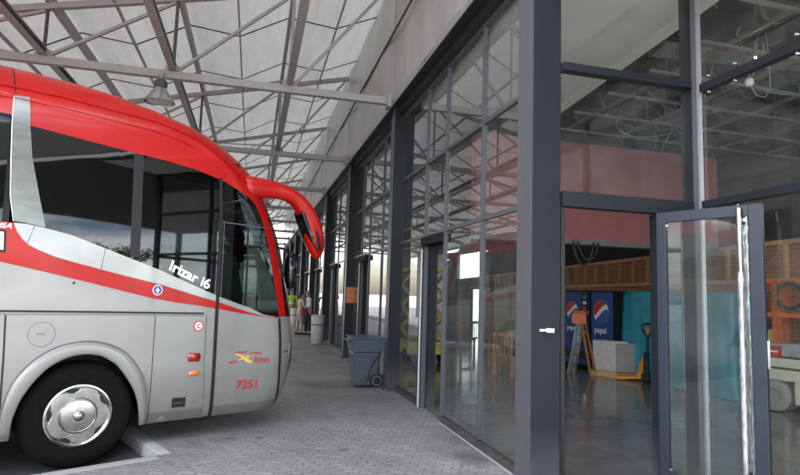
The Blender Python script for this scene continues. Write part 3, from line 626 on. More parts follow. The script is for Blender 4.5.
def vending(loc, rz, label, w=.72):
    t = thing('vending_machine', loc, label, 'vending machine', 'blue drinks machines', rz=rz)
    MB().box(-w/2, w/2, 0, .75, .05, 1.92).build('cabinet', 'void_dark', t, bevel=.012)
    MB().box(-w/2 + .01, w/2 - .01, -.045, -.001, .10, 1.90).build('front_panel', 'vend_blue', t, bevel=.015)
    sh_ = -.13 if w > .8 else 0; ww_ = .62 if w > .8 else w
    f = lambda a, b_, h: (a * .98 + sh_, -.047 - h, 1.42 + b_)
    logo(f, t, .26 * ww_ / .72)
    vs_, fs_ = text_pts('pepsi', .20 * ww_ / .72, .004); o = MB(); o.add([(v.x - .23 * ww_ / .72 + sh_, -.051, .93 + v.y) for v in vs_], fs_); o.build('lettering', 'white_ink', t, recalc=False)
    if w > .8:
        sp = MB().box(w/2 - .27, w/2 - .012, -.056, -.046, .55, 1.88).build('selection_panel', 'black', t)
        for k_ in range(7): MB().box(w/2 - .20, w/2 - .08, -.062, -.0565, 1.72 - k_*.14, 1.80 - k_*.14).build('button', ['vend_light', 'white_plastic', 'red_ink', 'vend_light', 'white_plastic', 'vend_light', 'channel'][k_], sp)
        MB().box(w/2 - .18, w/2 - .10, -.062, -.0565, .62, .74).build('coin_slot', 'chrome', sp)
    MB().box(-w/2 + .08, w/2 - .08, -.06, -.046, .25, .45).build('delivery_flap', 'black', t)
    for x in (-w/2 + .06, w/2 - .06): MB().box(x - .03, x + .03, .05, .11, .004, .05).build('foot', 'black', t)
vending((8.02, 11.60, 0), radians(-86), 'blue drinks machine with the round emblem fully visible, right of the ladder', .76)
vending((7.98, 12.62, 0), radians(-84), 'blue drinks machine half hidden behind the A-frame ladder', 1.0)
# teal tarp over stacked goods
def tarp():
    vs = []; fs = []; nU, nV = 90, 22
    base = [(8.24, 11.2), (8.24, 9.9), (8.34, 8.2), (9.0, 8.1), (9.2, 11.1)]
    seg = [0]
    for i in range(len(base)): 
        p, q = Vector(base[i]), Vector(base[(i+1) % 5]); seg.append(seg[-1] + (q-p).length)
    tot = seg[-1]; cx_, cy_ = 8.75, 10.1
    for i in range(nU):
        u = tot * i / nU; j = max(k_ for k_ in range(5) if seg[k_] <= u); p = Vector(base[j]).lerp(Vector(base[(j+1) % 5]), (u - seg[j]) / (seg[j+1] - seg[j]))
        for v in range(nV + 1):
            z = .01 + 1.90 * v / nV; fold = .05 * sin(u * 7 + 1.5 * sin(z * 2)) * (1 - v / nV * .7) + .025 * sin(u * 19 + z)
            tp = .05 * (v / nV); d_ = Vector((cx_ - p.x, cy_ - p.y)); d_.normalize()
            vs.append((p.x + d_.x * (tp - fold), p.y + d_.y * (tp - fold), z + .03 * sin(u * 2.1) * (v / nV)))
    for i in range(nU):
        for v in range(nV): a = i * (nV+1) + v; b_ = ((i+1) % nU) * (nV+1) + v; fs.append((a, b_, b_ + 1, a + 1))
    vs.append((cx_, cy_, 1.95)); 
    for i in range(nU): fs.append((i*(nV+1)+nV, ((i+1) % nU)*(nV+1)+nV, len(vs)-1))
    return MB().add(vs, fs)
tag(tarp().build('tarpaulin', 'tarp', smooth=True), 'teal tarpaulin draped over tall stacked goods', 'tarpaulin')
# film wrapped crate pair
t = thing('wrapped_crate', (8.1, 11.1, 0), 'low crate wrapped in clear film, white on its left face', 'crate')
P0, P1, P2 = Vector((7.62, 11.42)), Vector((7.84, 10.93)), Vector((8.12, 10.80))
cr_ = MB(); cr_.prism([(7.62, 11.42), (7.84, 10.93), (8.14, 10.83), (7.98, 11.5)], lambda a, b_, h: (a, b_, h), .12, .80); cr_.build('wrapped_load', 'wrap_white', t, bevel=.02)
cr_ = MB(); cr_.prism([(7.60, 11.45), (7.83, 10.90), (8.15, 10.80), (8.0, 11.5)], lambda a, b_, h: (a, b_, h), .004, .115); cr_.build('pallet', 'wood_pale', t)
t = thing('grey_crate', (8.3, 10.8, 0), 'low grey crate behind the yellow pallet jack', 'crate')
cr_ = MB(); cr_.prism([(7.86, 10.91), (8.62, 10.62), (8.2, 11.2), (8.0, 11.3)][:2] + [(8.66, 11.0), (8.16, 11.2)], lambda a, b_, h: (a, b_, h), .12, .76); cr_.build('load', 'card_grey', t, bevel=.02)
cr_ = MB(); cr_.prism([(7.88, 10.88), (8.64, 10.58), (8.66, 11.0), (8.16, 11.2)], lambda a, b_, h: (a, b_, h), .004, .115); cr_.build('pallet', 'wood_orange', t)
# pallet jack
t = thing('pallet_jack', (8.25, 10.3, 0), 'yellow hand pallet jack standing in front of the grey crate', 'pallet jack')
for s_ in (0, .34):
    a = Vector((8.16 + s_, 10.42 + s_ * .35, .09)); b_ = Vector((7.72 + s_, 10.70 + s_ * .35, .05)); MB().bar(a, b_, .14, .06).build('fork', 'yellow_paint', t, bevel=.01)
p = MB(); p.prism([(0, 0), (.36, 0), (.27, .30), (.18, .42), (.09, .30)], lambda a, b_, h: (8.02 + a, 10.40 - h + a * .1, .08 + b_), -.05, .05); p.build('lifting_frame', 'yellow_paint', t, bevel=.01)
for x in (8.12, 8.22): MB().lathe([(0, -.03), (.09, -.03), (.10, -.02), (.10, .02), (.09, .03), (0, .03)], (x, 10.28, .104), 'x', 20).build('steer_wheel', 'rubber', t, smooth=40)
MB().tube([(8.17, 10.30, .1), (8.17, 10.30, .5), (8.17, 10.27, .62)], .05, 12).build('pump', 'black', t, smooth=40)
MB().tube([(8.17, 10.27, .6), (8.17, 10.25, .95)], .024, 10).build('tiller', 'black', t, smooth=40)
MB().tube([(8.17, 10.25, .93), (8.06, 10.25, 1.08), (8.03, 10.24, 1.20), (8.17, 10.24, 1.24), (8.31, 10.24, 1.20), (8.28, 10.25, 1.08), (8.17, 10.25, .93)], .020, 10).build('handle_loop', 'black', t, smooth=40)
MB().bar((8.17, 10.25, 1.0), (8.17, 10.25, 1.15), .05, .04).build('lever', 'yellow_paint', t)
# A-frame ladder
t = thing('step_ladder', (7.3, 11.4, 0), 'folding A-frame ladder with an orange top in front of the blue machines', 'ladder')
pp_ = Vector((.83, -.56, 0)); vv_ = Vector((.56, .83, 0)) * .34 + pp_ * .10; L0 = Vector((7.14, 11.30, .006))
ft = [L0 - pp_ * .17, L0 - pp_ * .17 + vv_, L0 + pp_ * .30, L0 + pp_ * .30 + vv_]
tp = [L0 + pp_ * .05 + vv_ * .1 + Vector((0, 0, 1.36)), L0 + pp_ * .05 + vv_ * .9 + Vector((0, 0, 1.36))]
for a, b_ in ((ft[0], tp[0]), (ft[1], tp[1])): MB().bar(a, b_, .035, .08, up=(1, 0, 0)).build('front_rail', 'alu', t)
for a, b_ in ((ft[2], tp[0]), (ft[3], tp[1])): MB().bar(a, b_, .06, .03).build('rear_leg', 'wood_orange', t)
for i in range(1, 6):
    q = i / 6; MB().bar(ft[0].lerp(tp[0], q), ft[1].lerp(tp[1], q), .10, .025).build('tread', 'alu', t)
MB().bar(tp[0] + Vector((-.02, -.03, .04)), tp[1] + Vector((.02, .03, .04)), .26, .08).build('top_cap', 'orange_paint', t, bevel=.01)
s = MB(); s.bar(L0 - pp_*.10 + Vector((-.02,-.03,1.26)), L0 + pp_*.20 + Vector((-.02,-.03,1.26)), .02, .22); s.build('orange_tray', 'orange_paint', t)
# cream and orange access platform behind the right screen
t = thing('work_platform', (9, 7.6, 0), 'cream and orange access platform with grey wheels and a red label', 'work platform')
ux = Vector((.25, -.97, 0)).normalized(); uy = Vector((-ux.y, ux.x, 0)); O = Vector((8.20, 7.51, 0))
def lb(a0, a1, c0, c1, z0, z1): 
    q = [O + ux*a + uy*c_ for a, c_ in ((a0, c0), (a1, c0), (a1, c1), (a0, c1))]
    return MB().add([(p.x, p.y, z0) for p in q] + [(p.x, p.y, z1) for p in q], [(0, 3, 2, 1), (4, 5, 6, 7), (0, 1, 5, 4), (1, 2, 6, 5), (2, 3, 7, 6), (3, 0, 4, 7)])
lb(-.04, 2.2, .05, .42, .50, .68).build('chassis', 'cream_paint', t, bevel=.02); lb(-.04, 2.2, .05, .42, .71, .86).build('side_panel', 'cream_paint', t, bevel=.02)
lb(-.04, 2.2, .05, .42, .89, 1.10).build('tray', 'seat_light', t, bevel=.02)
o = lb(.05, .27, .02, .049, .87, 1.05).build('label_plate', 'red_ink', t); lb(.09, .23, .012, .0195, .945, .975).build('label_print', 'white_ink', o)
for a in (.16, 1.7):
    for c_ in (.06, .38):
        p = O + ux*a + uy*c_; wh = MB(); n = 28; prof = [(0, -.05), (.08, -.05), (.10, -.07), (.20, -.07), (.245, -.05), (.255, 0), (.245, .05), (.20, .07), (0, .07)]
        for k_ in range(len(prof)): pass
        vs = []; fs = []
        for r_, h in prof:
            for k_ in range(n): an = 2*pi*k_/n; vs.append(p + ux*(r_*cos(an)) + uy*h + Vector((0, 0, .262 + r_*sin(an))))
        for i in range(len(prof)-1):
            for k_ in range(n): fs.append((i*n+k_, i*n+(k_+1) % n, (i+1)*n+(k_+1) % n, (i+1)*n+k_))
        wh.add(vs, fs); wh.build('wheel', 'card_grey', t, smooth=40)
lb(.62, .95, -.02, .04, .12, .50).build('outrigger', 'orange_paint', t, bevel=.02); lb(.46, .62, -.02, .04, .16, .52).build('fender', 'cream_paint', t, bevel=.03)
for a in (.20, 1.1, 2.1):
    for c_ in (.08, .40): p = O + ux*a + uy*c_; MB().bar((p.x, p.y, 1.10), (p.x, p.y, 2.12), .09, .09).build('guard_post', 'orange_paint', t)
for z in (1.55, 2.10):
    for c_ in (.08, .40): MB().bar(O + ux*0 + uy*c_ + Vector((0, 0, z)), O + ux*2.15 + uy*c_ + Vector((0, 0, z)), .06, .07).build('guard_rail', 'orange_paint', t)
lb(.55, .80, .12, .35, 1.10, 1.62).build('tool_box', 'green_sheet', t, bevel=.02); lb(.85, 1.7, .16, .38, 1.10, 1.85).build('sheet_stack', 'green_sheet', t, bevel=.01)
t2 = thing('cable_coil', tuple(O + ux * .5 + Vector((0, 0, 1.8))), 'dark cable coil hung on the orange guard rail', 'cable')
for k_ in range(3): MB().tube([O + ux*(.42 + (.24-.03*k_)*cos(2*pi*i/24)) + uy*(.02 + .02*k_) + Vector((0, 0, 1.86 + (.24-.03*k_)*sin(2*pi*i/24))) for i in range(25)], .012, 6).build('turn', 'cable_black' if k_ else 'cable_green', t2, smooth=True)
tag(lb(.0, .12, .15, .35, 1.101, 1.30).build('tool_bag', 'lift_yellow', bevel=.03), 'small yellow bag on the tray of the cream work platform', 'bag')
# yellow scissor lift beyond the first doorway
t = thing('scissor_lift', (4.3, 14, 0), 'yellow scissor lift seen through the glass beside the second column', 'scissor lift')
X0, Y0 = 3.75, 13.3
MB().box(X0, X0 + 1.0, Y0, Y0 + 2.0, .22, .55).build('chassis', 'lift_yellow', t, bevel=.03)
for x in (X0 - .02, X0 + .88):
    for y in (Y0 + .25, Y0 + 1.7): MB().lathe([(0, 0), (.17, 0), (.19, .02), (.19, .12), (.17, .14), (0, .14)], (x, y, .195), 'x', 24).build('wheel', 'rubber', t, smooth=40)
for lv in range(3):
    z0 = .6 + lv * .55
    for x in (X0 + .08, X0 + .92):
        MB().bar((x, Y0 + .15, z0), (x, Y0 + 1.85, z0 + .52), .05, .10).build('scissor_arm', 'lift_yellow', t); MB().bar((x + .03, Y0 + 1.85, z0), (x + .03, Y0 + .15, z0 + .52), .05, .10).build('scissor_arm', 'lift_yellow', t)
MB().box(X0, X0 + 1.0, Y0, Y0 + 2.0, 2.28, 2.36).build('deck', 'lift_yellow', t)
for x in (X0 + .02, X0 + .98):
    for y in (Y0 + .02, Y0 + 1.0, Y0 + 1.98): MB().tube([(x, y, 2.36), (x, y, 3.35)], .02, 8).build('guard_post', 'lift_yellow', t)
    for z in (2.85, 3.35): MB().tube([(x, Y0 + .02, z), (x, Y0 + 1.98, z)], .02, 8).build('guard_rail', 'lift_yellow', t)
# wooden chairs
def chair(x, y, rz, label):
    t = thing('wooden_chair', (x, y, 0), label, 'chair', 'orange wooden chairs in the hall', rz=rz)
    for sx, sy in ((-1, -1), (1, -1), (-1, 1), (1, 1)):
        MB().box(sx*.19-.02, sx*.19+.02, sy*.19-.02, sy*.19+.02, .004, .43 if sy < 0 else .95).build('leg', 'wood_orange', t)
    MB().box(-.22, .22, -.23, .17, .431, .46).build('seat', 'wood_orange', t, bevel=.01); MB().box(-.169, .169, .18, .205, .86, .94).build('top_rail', 'wood_orange', t)
    for i in range(4): MB().box(-.13 + i*.08, -.11 + i*.08, .182, .20, .461, .859).build('back_slat', 'wood_orange', t)
chair(5.35, 11.3, 2.6, 'orange wooden chair left of the pair behind the facade glass'); chair(5.85, 11.0, 2.9, 'orange wooden chair nearer the corner column')
chair(6.15, 15.4, 1.1, 'orange wooden chair farther back, first one left'); chair(6.75, 15.9, .4, 'orange wooden chair farthest back by the cream panel')
t = thing('wooden_table', (6.0, 12.3, 0), 'plain wooden table between the orange chairs', 'table')
MB().box(5.6, 6.6, 12.1, 12.8, .72, .76).build('tabletop', 'wood_orange', t, bevel=.01)
for x in (5.65, 6.55):
    for y in (12.15, 12.75): MB().box(x-.03, x+.03, y-.03, y+.03, .004, .719).build('leg', 'wood_orange', t)
# ================================================================ COACH
# t, z, inset, apparent silhouette s (calibrated), corner radius
TAB=[(.22,.22,.07,2.06,.34),(.30,.30,.03,2.16,.36),(.45,.45,.01,2.25,.38),(.75,.75,0,2.32,.40),(1.05,1.05,0,2.34,.40),(1.25,1.25,0,2.31,.42),(1.45,1.45,0,2.28,.44),(2.0,2.0,.005,2.15,.48),(2.35,2.35,.012,2.05,.5),(2.75,2.75,.025,1.87,.55),(3.05,3.05,.04,1.69,.58),(3.25,3.25,.06,1.50,.6),(3.45,3.44,.10,1.22,.62),(3.60,3.58,.15,.95,.62),(3.72,3.69,.22,.55,.60),(3.84,3.79,.31,.10,.55),(4.02,3.87,.48,-.6,.5),(4.3,3.91,.76,-1.5,.4),(4.75,3.93,1.2,-2.2,.1)]
def lev(t):
    t=min(max(t,TAB[0][0]),TAB[-1][0])
    for i in range(len(TAB)-1):
        if t<=TAB[i+1][0]+1e-9: break
    a,b=TAB[i],TAB[i+1]; k=(t-a[0])/(b[0]-a[0])
    # catmull for smoothness
    p=TAB[max(i-1,0)]; q=TAB[min(i+2,len(TAB)-1)]
    out=[]
    for j in range(1,5):
        ma=(b[j]-p[j])/(b[0]-p[0]) if p is not a else (b[j]-a[j])/(b[0]-a[0])
        mb=(q[j]-a[j])/(q[0]-a[0]) if q is not b else (b[j]-a[j])/(b[0]-a[0])
        h=b[0]-a[0]
        out.append((2*k**3-3*k*k+1)*a[j]+(k**3-2*k*k+k)*h*ma+(-2*k**3+3*k*k)*b[j]+(k**3-k*k)*h*mb)
    return out
F1=radians(72)
def par(t):
    z,o,app,r=lev(t)
    sc=app-.578*r+.577*o
    R=max((1.275-o-r*(1-cos(F1)))/cos(F1),.02)
    return z,o,sc,r,R
def amax(t):
    z,o,sc,r,R=par(t); return sc+r*F1+R*(pi/2-F1)
def surf(a,t,off=0.):
    z,o,sc,r,R=par(t)
    if a<=sc: s,w,ph=a,o,0.
    elif a<=sc+r*F1:
        ph=(a-sc)/r; s=sc+r*sin(ph); w=o+r*(1-cos(ph))
    else:
        ph=F1+(a-sc-r*F1)/R; ph=min(ph,pi/2+.3)
        s=sc+r*sin(F1)+R*(sin(ph)-sin(F1)); w=o+r*(1-cos(F1))+R*(cos(F1)-cos(ph))
    z2,o2=lev(t+.02)[:2]; z1,o1=lev(t-.02)[:2]
    dz=z2-z1; do=o2-o1; l=hypot(dz,do) or 1
    ny=dz/l; nz=do/l
    return (s+off*sin(ph)*ny, w-off*cos(ph)*ny, z+off*nz)

BL = Vector((-1.56943, 6.26553, -.13))
bus = thing('coach', tuple(BL), 'red and silver coach with a curved red mirror arm, parked nose first at the bay', 'bus', rz=.4551115)
def bp_(a, t, off=0., far=False):
    s, w, z = surf(a, t, off)
    return (s, 2.55 - w if far else w, z + .13)
AM = [(amax(.22 + .02 * i)) for i in range(230)]
def am(t): return amax(t)
def patch(name, m, poly, parent, off=0., far=False, smooth=30, fine=None, solid=0., near=True):
    pts = []; n = len(poly)
    for i in range(n):
        p, q = poly[i], poly[(i + 1) % n]; L_ = hypot(q[0]-p[0], q[1]-p[1]); curved = max(p[0], q[0]) > .9 or max(p[1], q[1]) > 3.1
        k = max(1, int(L_ / (.06 if curved else .5)))
        for j in range(k): pts.append(Vector((lerp(p[0], q[0], j/k), lerp(p[1], q[1], j/k))))
    nb = len(pts); edges = [(i, (i + 1) % nb) for i in range(nb)]
    x0 = min(p[0] for p in poly); x1 = max(p[0] for p in poly); y0 = min(p[1] for p in poly); y1 = max(p[1] for p in poly)
    st = fine or (.09 if max(x1 - x0, y1 - y0) > .5 else .05)
    def inside(x, y):
        c_ = False; j = n - 1
        for i in range(n):
            if (poly[i][1] > y) != (poly[j][1] > y) and x < (poly[j][0]-poly[i][0])*(y-poly[i][1])/(poly[j][1]-poly[i][1])+poly[i][0]: c_ = not c_
            j = i
        return c_
    grid = []
    x = x0 + st * .5
    while x < x1:
        y = y0 + st * .5
        while y < y1:
            if inside(x, y): grid.append(Vector((x, y)))
            y += st
        x += st if x > .8 else .45 if x < -1 else .2
    co, ed, fc, *_ = geometry.delaunay_2d_cdt(pts + grid, edges, [], 1, 1e-6)
    b = MB(); fl = [tuple(f) for f in fc]; b.add([bp_(c_[0], c_[1], off) for c_ in co], fl if not far else [f[::-1] for f in fl])
    if far: b.v = [(p[0], 2.55 - p[1], p[2]) for p in b.v]
    me = b.build(name, m, parent, smooth=smooth, recalc=False, solid=solid)
    return me
def orient(o):
    # outward normals: average normal against the vector from the body axis
    me = o.data
    s = sum((p.normal.dot(Vector((max(p.center.x - 1.2, 0) * 2, p.center.y - 1.275, max(p.center.z - 2.2, 0)))) * p.area for p in me.polygons))
    if s < 0: me.flip_normals()
    return o
RB = -9.2
arch = [(-.565, .24), (-.56, .42), (-.51, .60), (-.42, .76), (-.31, .885), (-.2, .955), (-.09, .992), (.035, 1.0), (.155, .975), (.29, .89), (.40, .75), (.49, .60), (.54, .45), (.575, .24)]
arch2 = [(a - 6.1, t) for a, t in arch]
glass_bot = [(1.913, 1.395), (1.734, 1.475), (1.557, 1.53), (1.327, 1.607), (1.11, 1.693), (.657, 1.874), (.445, 1.949), (.243, 2.02), (-.211, 2.178), (-.436, 2.225)]
glass_top = [(-.634, 3.205), (-.21, 3.164), (.269, 3.12), (.69, 3.087), (1.021, 3.04), (1.338, 2.959), (1.644, 2.821), (1.75, 2.74), (1.826, 2.607), (1.928, 2.315), (2.029, 1.883), (2.138, 1.374)]
ts = [.24 + .06 * i for i in range(19)]
lower = [(RB, .24)] + arch2 + arch + [(am(t), t) for t in ts if t <= 1.30] + [(am(1.365), 1.365), (2.27, 1.366), (2.138, 1.362)] + glass_bot + [(-.59, 2.25), (RB, 2.25)]
wl = [(2.27, 1.36), (2.18, 1.883), (2.09, 2.315), (2.0, 2.607), (1.95, 2.85), (1.96, 2.97)]
tt = [3.0 + .1 * i for i in range(18)]
upper = [(RB, 3.285), (-.79, 3.283), (-.634, 3.205)] + glass_top[1:] + wl + [(am(2.99), 2.99)] + [(am(t), t) for t in tt[1:]] + [(am(4.75), 4.75), (RB, 4.75)]
wtx = [(am(1.36 + .1 * i), 1.36 + .1 * i) for i in range(16)]
windshield = wl + [(am(2.97), 2.97)] + wtx[::-1]
for far in (False, True):
    orient(patch('lower_body', 'bus_silver', lower, bus, 0, far)); orient(patch('roof_shell', 'bus_red', upper, bus, 0, far))
    orient(patch('windshield', 'glass_bus_front', windshield, bus, -.004, far))
    orient(patch('window', 'glass_bus', [(-.59, 2.24)] + [(-.436, 2.222), (-.211, 2.175), (.243, 2.017), (.445, 1.946), (.657, 1.871), (1.11, 1.69), (1.295, 1.62), (1.284, 2.975)] + [(1.021, 3.043), (.69, 3.09), (.269, 3.123), (-.21, 3.167), (-.634, 3.208), (-.66, 3.2)], bus, .002, far))
    orient(patch('door_window', 'glass_bus_front', [(1.335, 1.60), (1.557, 1.527), (1.734, 1.472), (1.913, 1.392), (2.14, 1.352), (2.032, 1.883), (1.93, 2.315), (1.83, 2.607), (1.75, 2.745), (1.644, 2.824), (1.338, 2.962), (1.32, 2.47)], bus, .002, far))
    wn = [-.79, -2.35, -3.95, -5.55, -7.15, -8.75]
    for a0, a1 in zip(wn[:-1], wn[1:]):
        orient(patch('window', 'glass_bus', [(a1 + .01, 2.25), (a0, 2.25), (a0 - .01 if a0 > -1 else a0, 3.285), (a1 + .01, 3.285)], bus, .002, far))
# the rear end and underside
r_ = MB(); prof = [(surf(RB + .01, t)[1], surf(RB + .01, t)[2] + .13) for t in [.24 + .15 * i for i in range(31)]]
ring = prof + [(2.55 - w, z) for w, z in prof[::-1]]
r_.add([(RB, w, z) for w, z in ring], [tuple(range(len(ring)))]); r_.build('rear_panel', 'bus_silver', bus, recalc=False)
u_ = MB(); u_.box(RB, -6.75, .12, 2.43, .42, .46); u_.box(-5.45, -.66, .12, 2.43, .42, .46); u_.box(.66, 2.1, .12, 2.43, .40, .44); u_.build('underside', 'black', bus)
# wheel housings
for cx_ in (0, -6.1):
    for w0, w1 in ((.015, .62), (1.93, 2.535)):
        hs = MB(); N_ = 24; R_ = .60
        vs = [];
        for i in range(N_ + 1):
            a_ = pi * 1.06 * i / N_ - .03 * pi
            for w in (w0, w1): vs.append((cx_ + R_ * cos(a_), w, .53 + R_ * .98 * sin(a_) + .01))
        hs.add(vs, [(2*i, 2*i+1, 2*i+3, 2*i+2) for i in range(N_)])
        wb = w1 if w0 < 1 else w0; hs.box(cx_ - .62, cx_ + .62, wb, wb + .01, .3, 1.15); hs.build('wheel_housing', 'black', bus, recalc=False)
def smooth_pts(p, k=4):
    o = []
    for i in range(len(p) - 1):
        p0 = p[max(i-1, 0)]; p1 = p[i]; p2 = p[i+1]; p3 = p[min(i+2, len(p)-1)]
        for j in range(k):
            u = j / k; o.append(tuple(.5*((2*p1[q]) + (-p0[q]+p2[q])*u + (2*p0[q]-5*p1[q]+4*p2[q]-p3[q])*u*u + (-p0[q]+3*p1[q]-3*p2[q]+p3[q])*u**3) for q in (0, 1)))
    return o + [p[-1]]
# arch lips
lip = [(-.66, .24), (-.655, .50), (-.60, .735), (-.49, .91), (-.35, 1.03), (-.2, 1.10), (.01, 1.13), (.21, 1.09), (.37, 1.0), (.50, .85), (.585, .68), (.62, .5), (.635, .24)]
def tubeon(name, m, pts, r, off=.0, n=8, closed=False, parent=None):
    return MB().tube([bp_(a, t, off) for a, t in pts], r, n).build(name, m, parent or bus, smooth=True)
arch = smooth_pts(arch); lip = smooth_pts(lip); inner = [(a * .985, t) for a, t in arch]
def resample(p, n):
    d_ = [0]
    for q0, q1 in zip(p[:-1], p[1:]): d_.append(d_[-1] + hypot(q1[0]-q0[0], q1[1]-q0[1]))
    o = []
    for i in range(n + 1):
        s = d_[-1]*i/n; k = max(j for j in range(len(p)-1) if d_[j] <= s + 1e-9); u = (s - d_[k]) / max(d_[k+1]-d_[k], 1e-9); o.append((lerp(p[k][0], p[k+1][0], u), lerp(p[k][1], p[k+1][1], u)))
    return o
ra, rl = resample(arch, 60), resample(lip, 60); ob = MB(); vs = []
for (a0, t0), (a1, t1) in zip(ra, rl):
    for u, of in ((-.04, -.01), (0., .012), (.12, .017), (.55, .015), (.9, .012), (1., .001)): vs.append(bp_(lerp(a0, a1, u), lerp(t0, t1, u), of))
ob.add(vs, [(i*6+k, (i+1)*6+k, (i+1)*6+k+1, i*6+k+1) for i in range(60) for k in range(5)]); ob.build('wheel_arch', 'bus_silver', bus, smooth=True)
tubeon('arch_seam', 'bus_skirt', lip, .006, .012, 6)
# overlays on the flank
orient(patch('skirt_shade_band', 'bus_skirt', [(.645, .235), (1.27, .235), (1.25, .345), (.635, .345)], bus, .003)); orient(patch('skirt_shade_band', 'bus_skirt', [(1.345, .235), (2.17, .235), (2.19, .35), (1.345, .35)], bus, .003))  # darker overlay: shade of the inward-leaning lower edge put into the colour
orient(patch('skirt_shade_band', 'bus_skirt', [(-4, .235), (-.67, .235), (-.665, .42), (-4, .42)], bus, .003))
red = [(-2.3, 2.25), (-2.3, 2.22), (-1.6, 2.06), (-.773, 1.879), (-.369, 1.792), (.088, 1.687), (.584, 1.569), (.85, 1.525), (1.122, 1.49), (1.336, 1.458), (1.62, 1.41), (1.954, 1.363), (2.11, 1.345), (2.138, 1.352), (1.913, 1.375), (1.72, 1.42), (1.557, 1.465), (1.332, 1.537), (1.116, 1.591), (.684, 1.712), (.44, 1.765), (.196, 1.819), (-.154, 1.902), (-.34, 1.95), (-.485, 2.007), (-.56, 2.045), (-.62, 2.10), (-.665, 2.164), (-.69, 2.22), (-.70, 2.25)]
orient(patch('red_swoosh', 'bus_red', red, bus, .004))
sil = [(-.695, 2.25), (-.685, 2.22), (-.66, 2.164), (-.615, 2.10), (-.555, 2.05), (-.48, 2.012), (-.34, 1.955), (-.154, 1.907), (.196, 1.824), (.44, 1.770), (.684, 1.717), (1.116, 1.596), (1.332, 1.542), (1.557, 1.470), (1.72, 1.425), (1.913, 1.380), (2.13, 1.358)] + [(1.913, 1.393), (1.734, 1.473), (1.557, 1.528), (1.327, 1.605), (1.11, 1.691), (.657, 1.872), (.445, 1.947), (.243, 2.018), (-.211, 2.176), (-.436, 2.223), (-.59, 2.248)]
orient(patch('bright_trim', 'bus_white', sil, bus, .005))
orient(patch('window_pillar', 'pillar_metal', [(-.785, 3.50), (-.66, 3.515), (-.640, 3.205), (-.60, 2.892), (-.515, 2.531), (-.44, 2.23), (-.59, 2.256), (-.70, 2.264), (-.742, 2.5), (-.765, 2.85), (-.783, 3.2)], bus, .007))
tubeon('pillar_edge', 'white_ink', [(-.703, 2.262), (-.745, 2.5), (-.768, 2.85), (-.786, 3.2), (-.788, 3.48)], .005, .007, 6)
for a0, a1, t0, t1 in ((.075, .10, 1.86, 2.07), (-.575, -.53, 2.07, 2.245)): tubeon('trim_joint', 'pillar_metal', [(a0, t0 - .0), (a1, t1)], .0035, .006, 6)
def strip(name, m, pts, w, off=.003, parent=None):
    b = MB(); vs = []; fs = []
    q = []
    for p, r2 in zip(pts[:-1], pts[1:]):
        L_ = hypot(r2[0]-p[0], r2[1]-p[1]); k = max(1, int(L_ / .05))
        q += [(lerp(p[0], r2[0], j/k), lerp(p[1], r2[1], j/k)) for j in range(k)]
    q.append(pts[-1])
    ww = w if isinstance(w, (list, tuple)) else None
    for i, p in enumerate(q):
        a = q[max(i-1, 0)]; c_ = q[min(i+1, len(q)-1)]; dx_, dy_ = c_[0]-a[0], c_[1]-a[1]; l = hypot(dx_, dy_) or 1; nx, ny = -dy_/l, dx_/l
        hw = (lerp(ww[0], ww[1], min(1, 2*i/len(q))) if i < len(q)/2 else lerp(ww[1], ww[2], 2*i/len(q)-1)) / 2 if ww else w / 2
        vs += [bp_(p[0]+nx*hw, p[1]+ny*hw, off), bp_(p[0]-nx*hw, p[1]-ny*hw, off)]
    fs = [(2*i, 2*i+1, 2*i+3, 2*i+2) for i in range(len(q)-1)]
    b.add(vs, fs); return b.build(name, m, parent or bus, recalc=False)
strip('panel_gap', 'black', [(-3.5, 1.43), (-.734, 1.425), (.1, 1.418), (1.175, 1.405)], .020); strip('panel_gap', 'bus_skirt', [(-3.5, 1.405), (.1, 1.393), (1.17, 1.382)], .014)
strip('panel_gap', 'black', [(-.69, 1.40), (-.672, .978), (-.66, .43)], .016)
strip('panel_gap', 'black', [(.643, 1.39), (.648, .909), (.65, .25)], .007)
strip('panel_gap', 'bus_skirt', [(1.205, 1.385), (1.211, .88), (1.245, .25)], .014); strip('panel_gap', 'bus_silver', [(1.225, 1.40), (1.231, .88), (1.262, .25)], .02, .005)
strip('door_gap', 'black', [(1.284, 3.0), (1.309, 2.474), (1.322, 1.56), (1.326, 1.09), (1.334, .235)], .040, .0085)
strip('door_gap', 'black', [(2.14, 1.345), (2.166, 1.076), (2.185, .583), (2.20, .24)], .034, .0085)
strip('door_window_frame', 'steel_mid', [(1.33, 2.475), (1.97, 2.462)], .014, .006); strip('door_window_frame', 'steel_dark', [(1.66, 2.46), (1.67, 1.50)], .022, .006); strip('door_window_frame', 'steel_mid', [(1.352, 2.47), (1.358, 1.60)], .012, .006)
for a in (.36, ): strip('window_pillar_bar', 'black', [(a, 3.10), (a + .03, 2.0)], .10, .0045)
strip('roof_crease', 'bus_red', [(-3, 3.60), (-.9, 3.60), (-.4, 3.61), (.163, 3.575), (.581, 3.55), (1.029, 3.43), (1.47, 3.13), (1.75, 2.9)], .018, .016)
strip('roof_crease', 'bus_red', [(-3, 3.47), (-.9, 3.47), (-.4, 3.48), (.163, 3.45), (.581, 3.42), (1.0, 3.31)], .010, .010)
strip('roof_gap', 'black', [(-.797, 4.0), (-.79, 3.7), (-.775, 3.52)], .010, .003)
